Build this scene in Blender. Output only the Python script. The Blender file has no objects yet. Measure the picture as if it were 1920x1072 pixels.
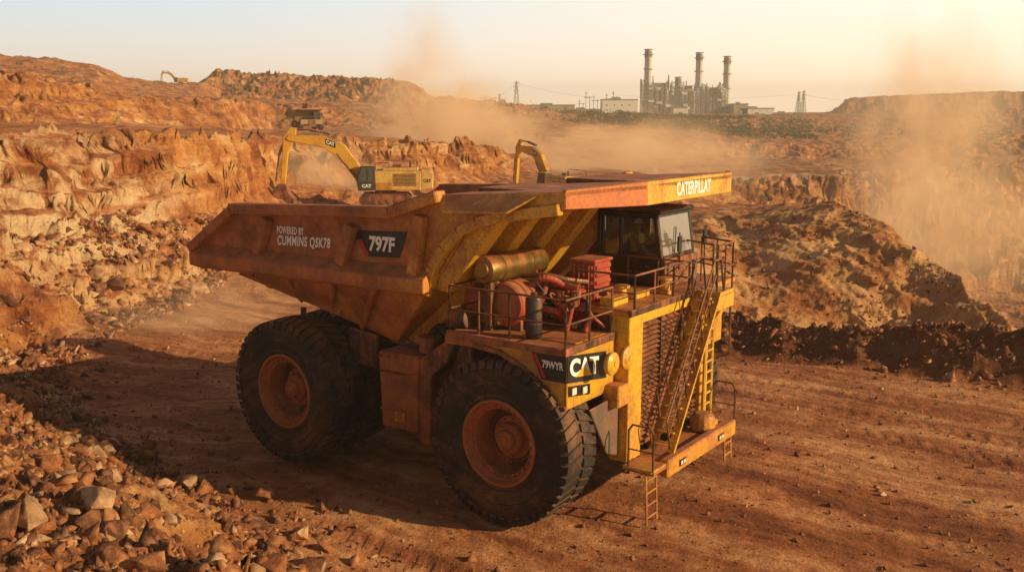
import bpy, bmesh, math, random
import numpy as np
from mathutils import Vector, Matrix, Quaternion
R=math.radians; random.seed(7); rng=np.random.default_rng(7)
S=bpy.context.scene; C=S.collection
F=1823.; PIT=R(10.14); CP,SP=math.cos(PIT),math.sin(PIT); H=9.55
TH=R(35.8); UX,UY=math.cos(TH),-math.sin(TH); VX,VY=-UY,UX; TO=(2.41,25.37)
SX,SY=.945,-.325
def ray(px,py):
    a=(px-960)/F;b=(536-py)/F; return (a,CP+SP*b,-SP+CP*b)
def zz(y,py):
    d=ray(960,py); return H+y*d[2]/d[1]
def W(px,py,y):
    d=ray(px,py); t=y/d[1]; return (d[0]*t,y,H+d[2]*t)
CL=(-TO[0]*UX-TO[1]*UY,-TO[0]*VX-TO[1]*VY,H)
def L(px,py,u=None,v=None,z=None):
    d=ray(px,py); D=(d[0]*UX+d[1]*UY,d[0]*VX+d[1]*VY,d[2])
    if u is not None: t=(u-CL[0])/D[0]
    elif v is not None: t=(v-CL[1])/D[1]
    else: t=(z-CL[2])/D[2]
    return tuple(CL[i]+D[i]*t for i in range(3))
def loc2w(u,v,z): return (TO[0]+u*UX+v*VX,TO[1]+u*UY+v*VY,z)
# ---------------------------------------------------------------- mesh builder
class MB:
    def __init__(s): s.v=[];s.f=[]
    def add(s,vs,fs):
        n=len(s.v); s.v+=[tuple(p) for p in vs]; s.f+=[tuple(i+n for i in f) for f in fs]; return s
    def hexa(s,p): return s.add(p,[(0,3,2,1),(4,5,6,7),(0,1,5,4),(1,2,6,5),(2,3,7,6),(3,0,4,7)])
    def box(s,x0,x1,y0,y1,z0,z1): return s.hexa([(x0,y0,z0),(x1,y0,z0),(x1,y1,z0),(x0,y1,z0),(x0,y0,z1),(x1,y0,z1),(x1,y1,z1),(x0,y1,z1)])
    def prism(s,pts,d):
        n=len(pts); d=Vector(d); q=[tuple(Vector(p)+d) for p in pts]
        return s.add(list(pts)+q,[tuple(range(n-1,-1,-1)),tuple(range(n,2*n))]+[(i,(i+1)%n,n+(i+1)%n,n+i) for i in range(n)])
    def tube(s,p0,p1,r,n=8,r1=None):
        p0,p1=Vector(p0),Vector(p1); ax=(p1-p0).normalized(); r1=r if r1 is None else r1
        a=ax.orthogonal().normalized(); b=ax.cross(a); vs=[]
        for P,q in((p0,r),(p1,r1)):
            for i in range(n):
                t=2*math.pi*i/n; vs.append(P+(a*math.cos(t)+b*math.sin(t))*q)
        return s.add(vs,[tuple(range(n-1,-1,-1)),tuple(range(n,2*n))]+[(i,(i+1)%n,n+(i+1)%n,n+i) for i in range(n)])
    def path(s,pts,r,n=6):
        for a,b in zip(pts,pts[1:]):
            a,b=Vector(a),Vector(b); e=(b-a).normalized()*r*.6; s.tube(a-e,b+e,r,n)
        return s
    def curve(s,pts,r,n=8,k=6):
        P=[Vector(p) for p in pts]; P=[P[0]*2-P[1]]+P+[P[-1]*2-P[-2]]; o=[]
        for i in range(1,len(P)-2):
            for j in range(k):
                t=j/k; o.append(.5*((2*P[i])+(P[i+1]-P[i-1])*t+(2*P[i-1]-5*P[i]+4*P[i+1]-P[i+2])*t*t+(3*P[i]-P[i-1]-3*P[i+1]+P[i+2])*t**3))
        o.append(P[-2]); return s.path(o,r,n)
    def beam(s,p0,p1,w,h,up=(0,0,1)):
        p0,p1=Vector(p0),Vector(p1); d=(p1-p0).normalized(); sd=d.cross(Vector(up)).normalized()*w/2; u=sd.cross(d).normalized()*h/2
        return s.hexa([p0-sd-u,p0+sd-u,p1+sd-u,p1-sd-u,p0-sd+u,p0+sd+u,p1+sd+u,p1-sd+u])
    def lathe(s,c,ax,prof,n=32,cap=True):
        c=Vector(c);ax=Vector(ax).normalized();a=ax.orthogonal().normalized();b=ax.cross(a);vs=[];m=len(prof);fs=[]
        for i in range(n):
            t=2*math.pi*i/n; dr=a*math.cos(t)+b*math.sin(t)
            for r,w in prof: vs.append(c+dr*r+ax*w)
        for i in range(n):
            j=(i+1)%n
            for k in range(m-1): fs.append((i*m+k,j*m+k,j*m+k+1,i*m+k+1))
        if cap:
            if prof[0][0]>1e-4: fs.append(tuple(i*m for i in range(n)))
            if prof[-1][0]>1e-4: fs.append(tuple(i*m+m-1 for i in range(n-1,-1,-1)))
        return s.add(vs,fs)
    def mirror(s):
        n=len(s.v); s.v+=[(x,-y,z) for x,y,z in s.v]; s.f+=[tuple(i+n for i in reversed(f)) for f in s.f]; return s
    def build(s,name,mat,parent=None,bev=0,smooth=False,loc=None):
        me=bpy.data.meshes.new(name); me.from_pydata(s.v,[],s.f)
        bm=bmesh.new(); bm.from_mesh(me); bmesh.ops.recalc_face_normals(bm,faces=bm.faces); bm.to_mesh(me); bm.free()
        if smooth:
            for p in me.polygons: p.use_smooth=True
            me.set_sharp_from_angle(angle=R(35))
        me.materials.append(mat); o=bpy.data.objects.new(name,me); C.objects.link(o)
        if parent: o.parent=parent
        if loc: o.location=loc
        if bev:
            m=o.modifiers.new('bevel','BEVEL'); m.width=bev; m.segments=1; m.limit_method='ANGLE'; m.angle_limit=R(40)
        return o
def tag(o,label=None,cat=None,group=None,kind=None):
    if label:o['label']=label
    if cat:o['category']=cat
    if group:o['group']=group
    if kind:o['kind']=kind
    return o
def empty(name,loc,rz,label,cat,group=None,sc=1):
    o=bpy.data.objects.new(name,None); C.objects.link(o); o.location=loc; o.rotation_euler=(0,0,rz); o.scale=(sc,)*3
    return tag(o,label,cat,group)
def text(body,mat,parent,BL,BR,TL,name='lettering',bold=.012,proud=.012,sp=1.):
    cu=bpy.data.curves.new('t','FONT'); cu.body=body; cu.offset=bold; cu.extrude=.0; cu.resolution_u=4; cu.space_character=sp
    ob=bpy.data.objects.new('t',cu); C.objects.link(ob); dg=bpy.context.evaluated_depsgraph_get(); dg.update()
    me=bpy.data.meshes.new_from_object(ob.evaluated_get(dg)); bpy.data.objects.remove(ob)
    vs=np.array([v.co[:] for v in me.vertices]); mn=vs.min(0); mx=vs.max(0)
    BL,BR,TL=Vector(BL),Vector(BR),Vector(TL); X=BR-BL; Y=TL-BL; n=X.cross(Y).normalized()*proud
    for i,v in enumerate(me.vertices):
        p=BL+X*((vs[i,0]-mn[0])/(mx[0]-mn[0]))+Y*((vs[i,1]-mn[1])/(mx[1]-mn[1]))+n; v.co=p
    me.materials.clear(); me.materials.append(mat); me.name=name
    o=bpy.data.objects.new(name,me); C.objects.link(o); o.parent=parent
    return o
# ---------------------------------------------------------------- materials
def mat0(name):
    m=bpy.data.materials.new(name); m.use_nodes=True; return m,m.node_tree,m.node_tree.nodes['Principled BSDF']
class G:
    def __init__(s,nt): s.nt=nt
    def n(s,t,ins=None,**kw):
        n=s.nt.nodes.new(t)
        for k,v in kw.items(): setattr(n,k,v)
        for k,v in (ins or {}).items():
            if isinstance(v,bpy.types.NodeSocket): s.nt.links.new(v,n.inputs[k])
            else: n.inputs[k].default_value=v
        return n
    def math(s,op,a,b=0.,c=0.,clamp=False):
        n=s.n('ShaderNodeMath',{0:a,1:b,2:c},operation=op); n.use_clamp=clamp; return n.outputs[0]
    def noise(s,vec,scale,det=4,rough=.55): return s.n('ShaderNodeTexNoise',{'Vector':vec,'Scale':scale,'Detail':det,'Roughness':rough}).outputs[0]
    def ss(s,x,a,b,o0=0.,o1=1.):
        n=s.n('ShaderNodeMapRange',{'Value':x,'From Min':a,'From Max':b,'To Min':o0,'To Max':o1},interpolation_type='SMOOTHSTEP'); return n.outputs[0]
    def mix(s,f,a,b,bt='MIX'):
        n=s.n('ShaderNodeMix',data_type='RGBA',blend_type=bt)
        for i,v in((0,f),(6,a),(7,b)):
            if isinstance(v,bpy.types.NodeSocket): s.nt.links.new(v,n.inputs[i])
            else: n.inputs[i].default_value=(v if i==0 else (*v,1))
        return n.outputs[2]
    def ramp(s,f,st):
        n=s.n('ShaderNodeValToRGB',{0:f}); e=n.color_ramp.elements
        while len(e)<len(st): e.new(.5)
        for i,(p,c) in enumerate(st): e[i].position=p; e[i].color=(*c,1)
        return n.outputs[0]
DUST=(.37,.125,.048)
def paint(name,base,dust=.4,rough=.5,metal=0,dcol=DUST,ugrad=False,bump=.12):
    m,nt,b=mat0(name); g=G(nt); tc=g.n('ShaderNodeTexCoord').outputs['Object']
    a=g.noise(tc,.8,8,.6); c=g.noise(tc,11,7,.7); a2=g.noise(tc,1.4,10,.66)
    st=g.noise(g.n('ShaderNodeMapping',{0:tc,3:(3,3,.35)}).outputs[0],1.2,6,.65)
    nz=g.n('ShaderNodeSeparateXYZ',{0:g.n('ShaderNodeNewGeometry').outputs['Normal']}).outputs[2]
    f=g.math('MULTIPLY_ADD',c,.4,g.math('MULTIPLY_ADD',a,.75,g.math('MULTIPLY',st,.4)))
    f=g.math('MULTIPLY_ADD',nz,.19,f)
    f=g.math('ADD',f,dust-.755)
    if ugrad:
        x=g.n('ShaderNodeSeparateXYZ',{0:tc}).outputs[0]; f=g.math('ADD',f,g.ss(x,-4.8,-1.8,.24,0.))
    f=g.ss(f,.24,.60)
    base2=g.mix(g.ss(c,.35,.7),base,tuple(x*.66 for x in base))
    chip=g.ss(g.noise(tc,6,9,.8),.61,.65); base2=g.mix(g.math('MULTIPLY',chip,.7),base2,(.10,.045,.022))
    d2=g.ramp(g.math('MULTIPLY_ADD',a2,.6,g.math('MULTIPLY_ADD',c,.2,g.math('MULTIPLY',st,.2))),[(.36,tuple(x*.40 for x in dcol)),(.5,dcol),(.64,tuple(min(.9,x*1.55) for x in dcol))])
    nt.links.new(g.mix(f,base2,d2),b.inputs['Base Color'])
    nt.links.new(g.math('MULTIPLY_ADD',f,.76-rough,rough),b.inputs['Roughness']); b.inputs['Metallic'].default_value=metal
    b.inputs['Specular IOR Level'].default_value=.5
    bp=g.n('ShaderNodeBump',{'Strength':bump,'Distance':.04,'Height':g.noise(tc,16,6,.65)})
    nt.links.new(bp.outputs[0],b.inputs['Normal']); return m
def plain(name,col,rough=.7,metal=0,var=.3,sc=3):
    m,nt,b=mat0(name); g=G(nt); tc=g.n('ShaderNodeTexCoord').outputs['Object']
    nt.links.new(g.mix(g.noise(tc,sc,6),tuple(c*(1-var) for c in col),tuple(min(1,c*(1+var)) for c in col)),b.inputs['Base Color'])
    b.inputs['Roughness'].default_value=rough; b.inputs['Metallic'].default_value=metal; return m
mY=paint('yellow_paint',(.80,.42,.03),.35,.32); mYb=paint('body_paint',(.78,.35,.03),.38,.34,ugrad=True); mYc=paint('clean_yellow',(.88,.49,.045),.28,.3)
mRd=paint('dusty_red',(.36,.12,.045),.56); mOr=paint('canopy_paint',(.84,.39,.055),.36,.32); mLip=paint('orange_red_paint',(.80,.22,.055),.34,.34)
mBk=paint('black_paint',(.018,.016,.015),.24,.35); mRl=paint('rail_paint',(.06,.036,.016),.36,.4); mFr=paint('frame_dark',(.030,.018,.013),.40); mDk=plain('decal_black',(.018,.018,.019),.5)
mWh=plain('decal_white',(.94,.92,.88),.6,var=.03,sc=6); mRs=plain('decal_red',(.5,.02,.015),.5); mYl=plain('decal_yellow',(.85,.45,.02),.5)
mEn=paint('engine_red',(.48,.042,.026),.34,.32); mPk=paint('engine_tank',(.55,.085,.045),.34,.34); mGn=paint('filter_dark',(.03,.03,.026),.34,.35)
mHose=plain('hose_black',(.02,.02,.02),.5); mPipe=paint('pipe_steel',(.34,.25,.18),.34,.28,.6)
mTy=paint('tyre_rubber',(.020,.017,.015),.32,.75,dcol=(.18,.08,.038),bump=.5); mRm=paint('rim_paint',(.46,.14,.05),.44,.38); mRi=paint('rim_inner',(.10,.018,.011),.28)
def glass(name,tint,gl,dif):
    m,nt,b=mat0(name); g=G(nt); out=nt.nodes['Material Output']
    ms=g.n('ShaderNodeMixShader',{0:g.math('ADD',g.n('ShaderNodeFresnel',{0:1.6}).outputs[0],gl,clamp=True),1:g.n('ShaderNodeBsdfTransparent',{0:(*tint,1)}).outputs[0],2:g.n('ShaderNodeBsdfGlossy',{0:(.9,.9,.9,1),1:.08}).outputs[0]})
    df=g.n('ShaderNodeBsdfDiffuse',{0:(.5,.42,.33,1)}); f=g.math('MULTIPLY',g.noise(g.n('ShaderNodeTexCoord').outputs['Object'],3,6,.7),dif*2)
    ms2=g.n('ShaderNodeMixShader',{0:f,1:ms.outputs[0],2:df.outputs[0]}); nt.links.new(ms2.outputs[0],out.inputs[0]); return m
mGl=glass('cab_glass',(.8,.8,.75),.03,.04); mWs=glass('dusty_windshield',(.5,.52,.5),.32,.22)
mLt=plain('lamp_lens',(.8,.72,.6),.15,var=.1)
# ---------------------------------------------------------------- numpy noise
def hsh(i,j,k,s):
    n=(i*73856093)^(j*19349663)^(k*83492791)^(s*2654435761); n=n&0xffffffff
    n=((n^(n>>13))*1274126177)&0xffffffff; n=n^(n>>16); return (n&0xffff)/32767.5-1
def vn(x,y,z,s=0):
    xi=np.floor(x).astype(np.int64);yi=np.floor(y).astype(np.int64);zi=np.floor(z).astype(np.int64)
    fx,fy,fz=x-xi,y-yi,z-zi; fx=fx*fx*(3-2*fx);fy=fy*fy*(3-2*fy);fz=fz*fz*(3-2*fz)
    def lx(j,k): a=hsh(xi,yi+j,zi+k,s); return a+(hsh(xi+1,yi+j,zi+k,s)-a)*fx
    a=lx(0,0);a=a+(lx(1,0)-a)*fy; b=lx(0,1);b=b+(lx(1,1)-b)*fy
    return a+(b-a)*fz
def vn2(x,y,s=0):
    xi=np.floor(x).astype(np.int64);yi=np.floor(y).astype(np.int64); fx,fy=x-xi,y-yi; fx=fx*fx*(3-2*fx);fy=fy*fy*(3-2*fy)
    def lx(j): a=hsh(xi,yi+j,0*xi,s); return a+(hsh(xi+1,yi+j,0*xi,s)-a)*fx
    a=lx(0); return a+(lx(1)-a)*fy
def fbm2(x,y,o=4,s=0,rid=False,g=.5):
    t=0;a=1.;n=0
    for i in range(o):
        q=vn2(x,y,s+i*7); q=(1-2*np.abs(q)) if rid else q
        t=t+q*a;n+=a;a*=g;x,y=x*1.9*.8-y*1.9*.6+3.1,x*1.9*.6+y*1.9*.8+1.7
    return t/n
# ---------------------------------------------------------------- terrain: distance/height profiles by bearing
P=lambda y,p:(y,zz(y,p))
cols=[(-900,[(14,0),(20,2.5),(30,10),(50,10),(70,10),(100,17),(110,17),(140,18),(200,19),(300,27)]),
(-300,[(26,0),(33,2.8),(41,9.4),(60,9.6),(82,10),(100,16.5),(116,16.5),(160,17),(200,18),(300,27)]),
(0,[(38,0),(47,3.2),(55,8.0),(70,8.2),(96,8.5),P(112,140),(128,14.2),(150,14.4),(190,15),P(300,106)]),
(110,[(42,0),(51,3.2),(59,7.9),(75,8),(104,8.2),P(122,150),(138,13.4),(160,13.6),(200,14),P(310,112)]),
(200,[(46,0),(55,3),(63,7.8),(80,7.8),(114,8),P(132,172),(150,12.4),(170,12.6),(200,13),P(330,124)]),
(248,[(49,0),(57,2.9),(65,7.8),(84,7.8),(120,8),P(138,180),(158,12.0),(180,12.2),(220,12.4),P(370,148)]),
(330,[(52,0),(60,2.6),(68,7.6),(90,7.5),(136,7.5),P(154,186),(176,11.7),(200,11.8),(260,12.4),P(400,157)]),
(380,[(56,0),(64,2.4),(72,7.4),(95,7.2),(146,7.2),P(166,188),(190,11.7),(220,12),(300,13),P(420,158)]),
(425,[(61,0),(69,2.2),(77,7.4),(100,7),(162,6.8),P(184,190),(210,12),(240,12.3),(400,14),P(440,140)]),
(520,[(90,0),(100,1.8),(108,zz(108,263)),(150,5.7),(248,5),P(272,196),(300,12.4),(330,12.5),(410,14),P(450,142)]),
(700,[(106,0),(114,1.5),(122,zz(122,266)),(165,5.4),(258,5),P(284,210),(310,10),(330,10.5),(410,13),P(450,151)]),
(772,[(112,0),(120,1.4),(128,zz(128,268)),(170,4.9),(268,4.7),P(294,220),(320,9),(340,9.5),(410,12),P(450,158)]),
(812,[(118,0),(126,1),(134,zz(134,272)),(170,4.3),(268,4.3),P(294,226),(320,8.2),(350,8.5),(415,10),P(450,184)]),
(940,[(138,0),(146,.8),(154,zz(154,288)),(180,2.6),(270,2.8),P(292,242),(320,4.4),(360,5),(440,8),P(480,194)]),
(1060,[(146,0),(156,0),(168,zz(168,308)),(200,.6),(290,.4),P(308,258),(340,2.8),(380,4),(470,5),P(520,213)]),
(1240,[(120,0),(130,0),(150,-.5),(165,-2),(206,-6),P(224,325),(330,-3),P(354,262),(500,3.5),P(560,221)]),
(1295,[(48,0),(60,0),(80,.2),(105,-.3),(206,-8),P(228,333),(336,-4),P(362,265),(505,2.5),P(570,223)]),
(1400,[(43,-.5),(49,-3.5),(80,zz(80,412)),(98,0),(208,-14),P(232,343),(360,-8),P(390,270),(550,0),P(600,225)]),
(1560,[(41,-.8),(46,-5),(76,zz(76,388)),(86,1),(216,-22),P(246,334),(370,-8),P(400,272),(590,0),P(640,228)]),
(1640,[(40,-.8),(45,-6),(70,zz(70,412)),(78,-2),(222,-27),P(253,329),(375,-8),P(405,270),(600,0),P(655,226)]),
(1710,[(39,-.8),(44,-7),(64,zz(64,470)),(71,-7),(226,-30),P(258,325),(380,-8),P(410,268),(610,0),P(670,222)]),
(1830,[(38,-.8),(42,-7.5),(56,zz(56,555)),(64,-12),(230,-33),P(266,316),(385,-8),P(415,262),(620,0),P(690,212)]),
(1920,[(37,-.8),(41,-8),(51,zz(51,610)),(60,-15),(235,-34),P(274,310),(390,-8),P(420,256),(630,0),P(700,206)]),
(2600,[(28,-.8),(36,-8),(44,-12),(56,-17),(235,-34),P(290,300),(390,-8),P(425,250),(630,0),P(700,206)])]
CX=np.array([c[0] for c in cols],float); CYs=np.array([[n[0] for n in c[1]] for c in cols],float); CZs=np.array([[n[1] for n in c[1]] for c in cols],float)
far=[(-900,30),(200,26),(420,18),(940,10),(1060,7.6),(1540,zz(1000,205)),(1580,zz(1000,184)),(1700,zz(1000,178)),(1860,zz(1000,171)),(2100,zz(1000,182)),(2600,25)]
heap=np.array([(-48,52),(-30,44),(-19,36.5),(-14.3,31),(-9.8,25.6),(-6.8,22.6),(-2.9,18.8),(3,13),(12,6)],float)
berm=np.array([(1.5,47.5),(5,43.4),(9.2,40.8),(18.5,34.8),(30,28)],float)
def sdist(x,y,P):
    best=np.full(x.shape,1e9);sg=np.zeros(x.shape);al=np.zeros(x.shape)
    for i in range(len(P)-1):
        a,b=P[i],P[i+1];d=b-a;t=np.clip(((x-a[0])*d[0]+(y-a[1])*d[1])/(d@d),0,1)
        qx,qy=x-a[0]-d[0]*t,y-a[1]-d[1]*t;dd=np.hypot(qx,qy);m=dd<best
        cr=(x-a[0])*d[1]-(y-a[1])*d[0]
        best=np.where(m,dd,best);sg=np.where(m,np.sign(cr),sg);al=np.where(m,i+t,al)
    return best,sg,al
sm=lambda t:(lambda q:q*q*(3-2*q))(np.clip(t,0,1))
def HT(x,y):
    yy=np.maximum(y,4.); px=960+F*x/yy
    ridge=sm((px-1270)/60)*(1-sm((yy-84)/20))
    px=px+11*fbm2(x/6,y/6,4,11)*np.clip((yy-40)/30,0,1)
    amp=np.clip((yy-38)/30,0,1)*(1.7+yy*.018)*(1-.5*ridge)
    yd=yy+amp*fbm2(x/9,y/9,6,23,False,.55)
    z=np.zeros_like(x);st=np.zeros_like(x)
    K=CYs.shape[1]; Y=[np.interp(px,CX,CYs[:,k]) for k in range(K)]; Z=[np.interp(px,CX,CZs[:,k]) for k in range(K)]
    z=z+Z[0]*np.clip((yy-36)/3,0,1)
    for k in range(K-1):
        t=(yd-Y[k])/(Y[k+1]-Y[k]); dz=Z[k+1]-Z[k]; z=z+dz*(sm(t)*.3+np.clip(t,0,1)*.7)
        w=np.clip(np.abs(dz)/(Y[k+1]-Y[k])*2.4,0,1); tt=np.clip(t,-.15,1.25); st=np.maximum(st,w*np.clip(1.15-np.abs(tt-.52)**3*4.2,0,1)*((t>-.12)&(t<1.2)))
    st=st*(1-.65*ridge)
    fz=np.interp(px,[f[0] for f in far],[f[1] for f in far])
    t=(yd-Y[-1]-20)/(900-Y[-1]); z=z+(7.3-Z[-1])*sm(t*4)*(px>900)+(8-Z[-1])*sm(t)*(px<=900)
    z=z+(fz-7.3)*sm((yd-950)/50)*(px>1400)*sm((px-1530)/60)
    d,sg,al=sdist(x,y,heap); ds=d*sg+1.0*fbm2(x/2.2,y/2.2,4,5)
    hp=sm(ds/6.5)*2.9+.6*sm(ds/2)*fbm2(x/1.8,y/1.8,5,8,True); near=1-sm((yy-44)/8)
    z=z+np.where(ds>0,hp,0)*near
    d,sg,al=sdist(x,y,berm); bw=2.0+.5*fbm2(x/1.2,y/1.2,3,31)
    z=z+1.45*sm(1-d/bw/1.15)*(1+.45*fbm2(x/1.2,y/1.2,5,33,False,.6))*np.clip(al*1.5,0,1)
    rough=np.clip((yy-40)/25,0,1)
    z=z+st*(fbm2((x+.5*y)/4.,(y-.3*x)/4.,7,41,True,.60)*(.9+yy*.010)+fbm2(x/1.,y/1.,4,44,True,.6)*.24)
    z=z+ridge*sm((yy-42)/6)*(.50*fbm2((x+y*.25)/3.6,(y-.2*x)/9.,6,57,True,.55)+.10*fbm2(x/.8,y/.8,3,58,True))
    h_=1.0+yy*.007; q=z/h_+.6*fbm2(x/6,y/6,3,49); fl=np.floor(q); frc=q-fl; z=z+((fl+sm((frc-.5)*2.2+.5))-q)*h_*.6*st*(yy>42)
    tz=np.clip(yy/500,0,1); z=z+rough*(.3+tz*1.6)*fbm2(x/6.,y/6.,5,51)*(1-.5*(yy<100))
    z=z+.05*fbm2(x/1.1,y/1.1,5,61)+.13*fbm2(x/4.5,y/4.5,2,62)+.02*fbm2(x/.33,y/.33,2,63)*(yy<50)
    u=(x-TO[0])*UX+(y-TO[1])*UY; v=(x-TO[0])*VX+(y-TO[1])*VY; rr=np.hypot(x+6,y-56)
    wb=fbm2(x/9,y/9,2,84); lf=sm((-x-3)/6); brk=np.clip(fbm2(x/3.,y/3.,3,81)*1.6+.35,0,1); rut=fbm2(u/9+.3*fbm2(x/5,y/5,2,85),v/1.0+.6*wb,3,71)*(1-lf)+fbm2(rr/1.0+.5*wb,x/18,3,77)*lf
    z=z-.11*np.clip(rut,0,1)*brk*(yy<60)
    band=0.
    vv=v+1.2*wb+.02*u
    for c_ in(-12.6,-9.4,-7.3,6.6,8.6,11.0,13.1): e=np.abs(vv-c_); band=band+(1-lf)*np.clip((.6-e)/.2,0,1)*(.75+.25*np.sign(np.sin(2*math.pi*(u+.5*e)/.5)))
    rv=rr+1.0*wb; ang=np.arctan2(y-56,x+6)*21
    for c_ in(14.8,17.,19.6,21.8,25.5,27.7): e=np.abs(rv-c_); band=band+lf*np.clip((.6-e)/.2,0,1)*(.75+.25*np.sign(np.sin(2*math.pi*(ang+.5*e)/.5)))
    z=z-.045*band*np.clip(brk+.2,0,1)*(yy<50)*(1-sm(ds/1.5+.5))
    return z,st
ys=np.concatenate([np.linspace(3,15,40)[:-1],np.arange(15,46,.10),np.arange(46,84,.15),np.arange(84,150,.4),np.arange(150,480,1.4),np.arange(480,1060,5),np.linspace(1080,4000,40)])
pxs=np.concatenate([np.linspace(-1500,-180,70)[:-1],np.arange(-180,2100,2.6),np.linspace(2105,3400,66)])
PXg,YG=np.meshgrid(pxs,ys); XG=(PXg-960)/F*YG
ZG,ST=HT(XG,YG)
k=np.clip((YG-35)/20,0,1)*ST; s1=1+YG/140
dx=k*(vn(XG/2.4,YG/2.4,ZG/1.6,91)*.35+vn(XG/.9,YG/.9,ZG/.7,92)*.22)*s1; dy=k*(vn(XG/2.2,YG/3,ZG/1.1,93)*.6+vn(XG/.9,YG/1.2,ZG/.5,94)*.35)*s1
co=np.stack([XG+dx,YG+dy,ZG],-1).reshape(-1,3).astype(np.float32)
nr,nc=XG.shape; ii=np.arange(nr*nc).reshape(nr,nc)
q=np.stack([ii[:-1,:-1],ii[:-1,1:],ii[1:,1:],ii[1:,:-1]],-1).reshape(-1,4).astype(np.int32)
def fastmesh(name,co,faces,n):
    me=bpy.data.meshes.new(name); me.vertices.add(len(co)); me.vertices.foreach_set('co',co.ravel().astype(np.float32))
    me.loops.add(faces.size); me.loops.foreach_set('vertex_index',faces.ravel().astype(np.int32)); me.polygons.add(len(faces))
    me.polygons.foreach_set('loop_start',np.arange(0,faces.size,n,dtype=np.int32)); me.update(); me.validate(); return me
mTer,nt,b=mat0('quarry_earth'); g=G(nt); geo=g.n('ShaderNodeNewGeometry'); pos=geo.outputs['Position']
n0=g.noise(pos,.045,5,.6); n1=g.noise(pos,.28,7,.62); n2=g.noise(pos,1.7,8,.65); n3=g.noise(pos,9,6,.7)
nz=g.n('ShaderNodeSeparateXYZ',{0:geo.outputs['Normal']}).outputs[2]
steep=g.ss(nz,.95,.78)
strata=g.noise(g.n('ShaderNodeMapping',{0:pos,3:(.05,.05,.9)}).outputs[0],1.0,6,.6)
wob=g.noise(pos,.25,3)
trp=g.n('ShaderNodeVectorMath',{0:g.n('ShaderNodeMapping',{0:pos,2:(0,0,TH)}).outputs[0],1:g.n('ShaderNodeCombineXYZ',{1:g.math('MULTIPLY',wob,2.)}).outputs[0]},operation='ADD').outputs[0]
trk1=g.noise(g.n('ShaderNodeMapping',{0:trp,3:(.10,.8,.5)}).outputs[0],1.0,7,.7)
sp_=g.n('ShaderNodeSeparateXYZ',{0:pos}); px_=sp_.outputs[0]; py_=sp_.outputs[1]
rad=g.math('ADD',g.n('ShaderNodeVectorMath',{0:pos,1:(-6,56,0)},operation='DISTANCE').outputs['Value'],g.math('MULTIPLY',wob,3.))
trk2=g.noise(g.n('ShaderNodeCombineXYZ',{0:g.math('MULTIPLY',rad,.85),1:g.math('MULTIPLY',px_,.10)}).outputs[0],1.0,7,.7)
lf=g.ss(px_,-3.,-9.); trk=g.math('ADD',g.math('MULTIPLY',trk2,lf),g.math('MULTIPLY',trk1,g.math('SUBTRACT',1.,lf)))
flat=g.ramp(g.math('MULTIPLY_ADD',trk,.62,g.math('MULTIPLY_ADD',n2,.2,g.math('MULTIPLY',n1,.18))),[(.39,(.19,.055,.022)),(.49,(.43,.150,.058)),(.60,(.76,.37,.17))])
cl=g.ramp(g.math('MULTIPLY_ADD',n1,.5,g.math('MULTIPLY_ADD',strata,.35,g.math('MULTIPLY',n2,.15))),[(.37,(.18,.050,.020)),(.46,(.40,.13,.042)),(.54,(.62,.27,.085)),(.62,(.80,.50,.24))])
pale=g.math('MULTIPLY',g.ss(g.n('ShaderNodeVectorMath',{0:g.n('ShaderNodeMapping',{0:pos,3:(1,.6,1.3)}).outputs[0],1:(-26,32,5)},operation='DISTANCE').outputs['Value'],10,4),g.ss(n1,.40,.56))
cl=g.mix(g.math('MULTIPLY',pale,.8),cl,(.86,.62,.36))
colr=g.mix(steep,flat,cl)
rid=g.ss(g.n('ShaderNodeVectorMath',{0:pos,1:(25,64,0)},operation='DISTANCE').outputs['Value'],27,16)
colr=g.mix(g.math('MULTIPLY',rid,g.ss(n2,.3,.5,.35,.85)),colr,g.mix(g.ss(n1,.38,.60),(.56,.21,.072),(.84,.46,.19)))  # sunlit brightness painted into the right ridge's paler earth tones
colr=g.mix(g.math('MULTIPLY',g.ss(n0,.47,.64,0,.5),g.ss(py_,110,200)),colr,(.17,.065,.029))
# pale haul road on the far bench of the right pit
bear=g.math('DIVIDE',px_,py_); rd=g.math('SUBTRACT',py_,g.math('MULTIPLY_ADD',bear,147.,197.5))
rdm=g.math('MULTIPLY',g.math('MULTIPLY',g.ss(rd,-2,3),g.ss(rd,26,16)),g.ss(bear,.14,.22)); colr=g.mix(g.math('MULTIPLY',rdm,.7),colr,(.80,.50,.30))
bd=g.math('ADD',g.math('MULTIPLY',px_,.542),g.math('MULTIPLY',py_,.84))
brm=g.math('MULTIPLY',g.math('MULTIPLY',g.ss(bd,36.6,38.0),g.ss(bd,43.,40.6)),g.ss(px_,3,8)); colr=g.mix(g.math('MULTIPLY',brm,.78),colr,(.15,.048,.024))
colr=g.mix(g.ss(n3,.48,.3,0,.5),colr,(.10,.036,.016))  # fine-bump hollows darkened; cavity shade put into the colour
nt.links.new(colr,b.inputs['Base Color']); b.inputs['Roughness'].default_value=.9; b.inputs['Specular IOR Level'].default_value=.2
dist=g.n('ShaderNodeVectorMath',{0:g.n('ShaderNodeMapping',{0:pos,3:(1,.7,1.7)}).outputs[0],1:g.n('ShaderNodeTexNoise',{'Vector':pos,'Scale':.9,'Detail':4}).outputs['Color']},operation='ADD').outputs[0]
vo=g.n('ShaderNodeTexVoronoi',{'Vector':dist,'Scale':1.1}); vo2=g.n('ShaderNodeTexVoronoi',{'Vector':dist,'Scale':3.1})
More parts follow.
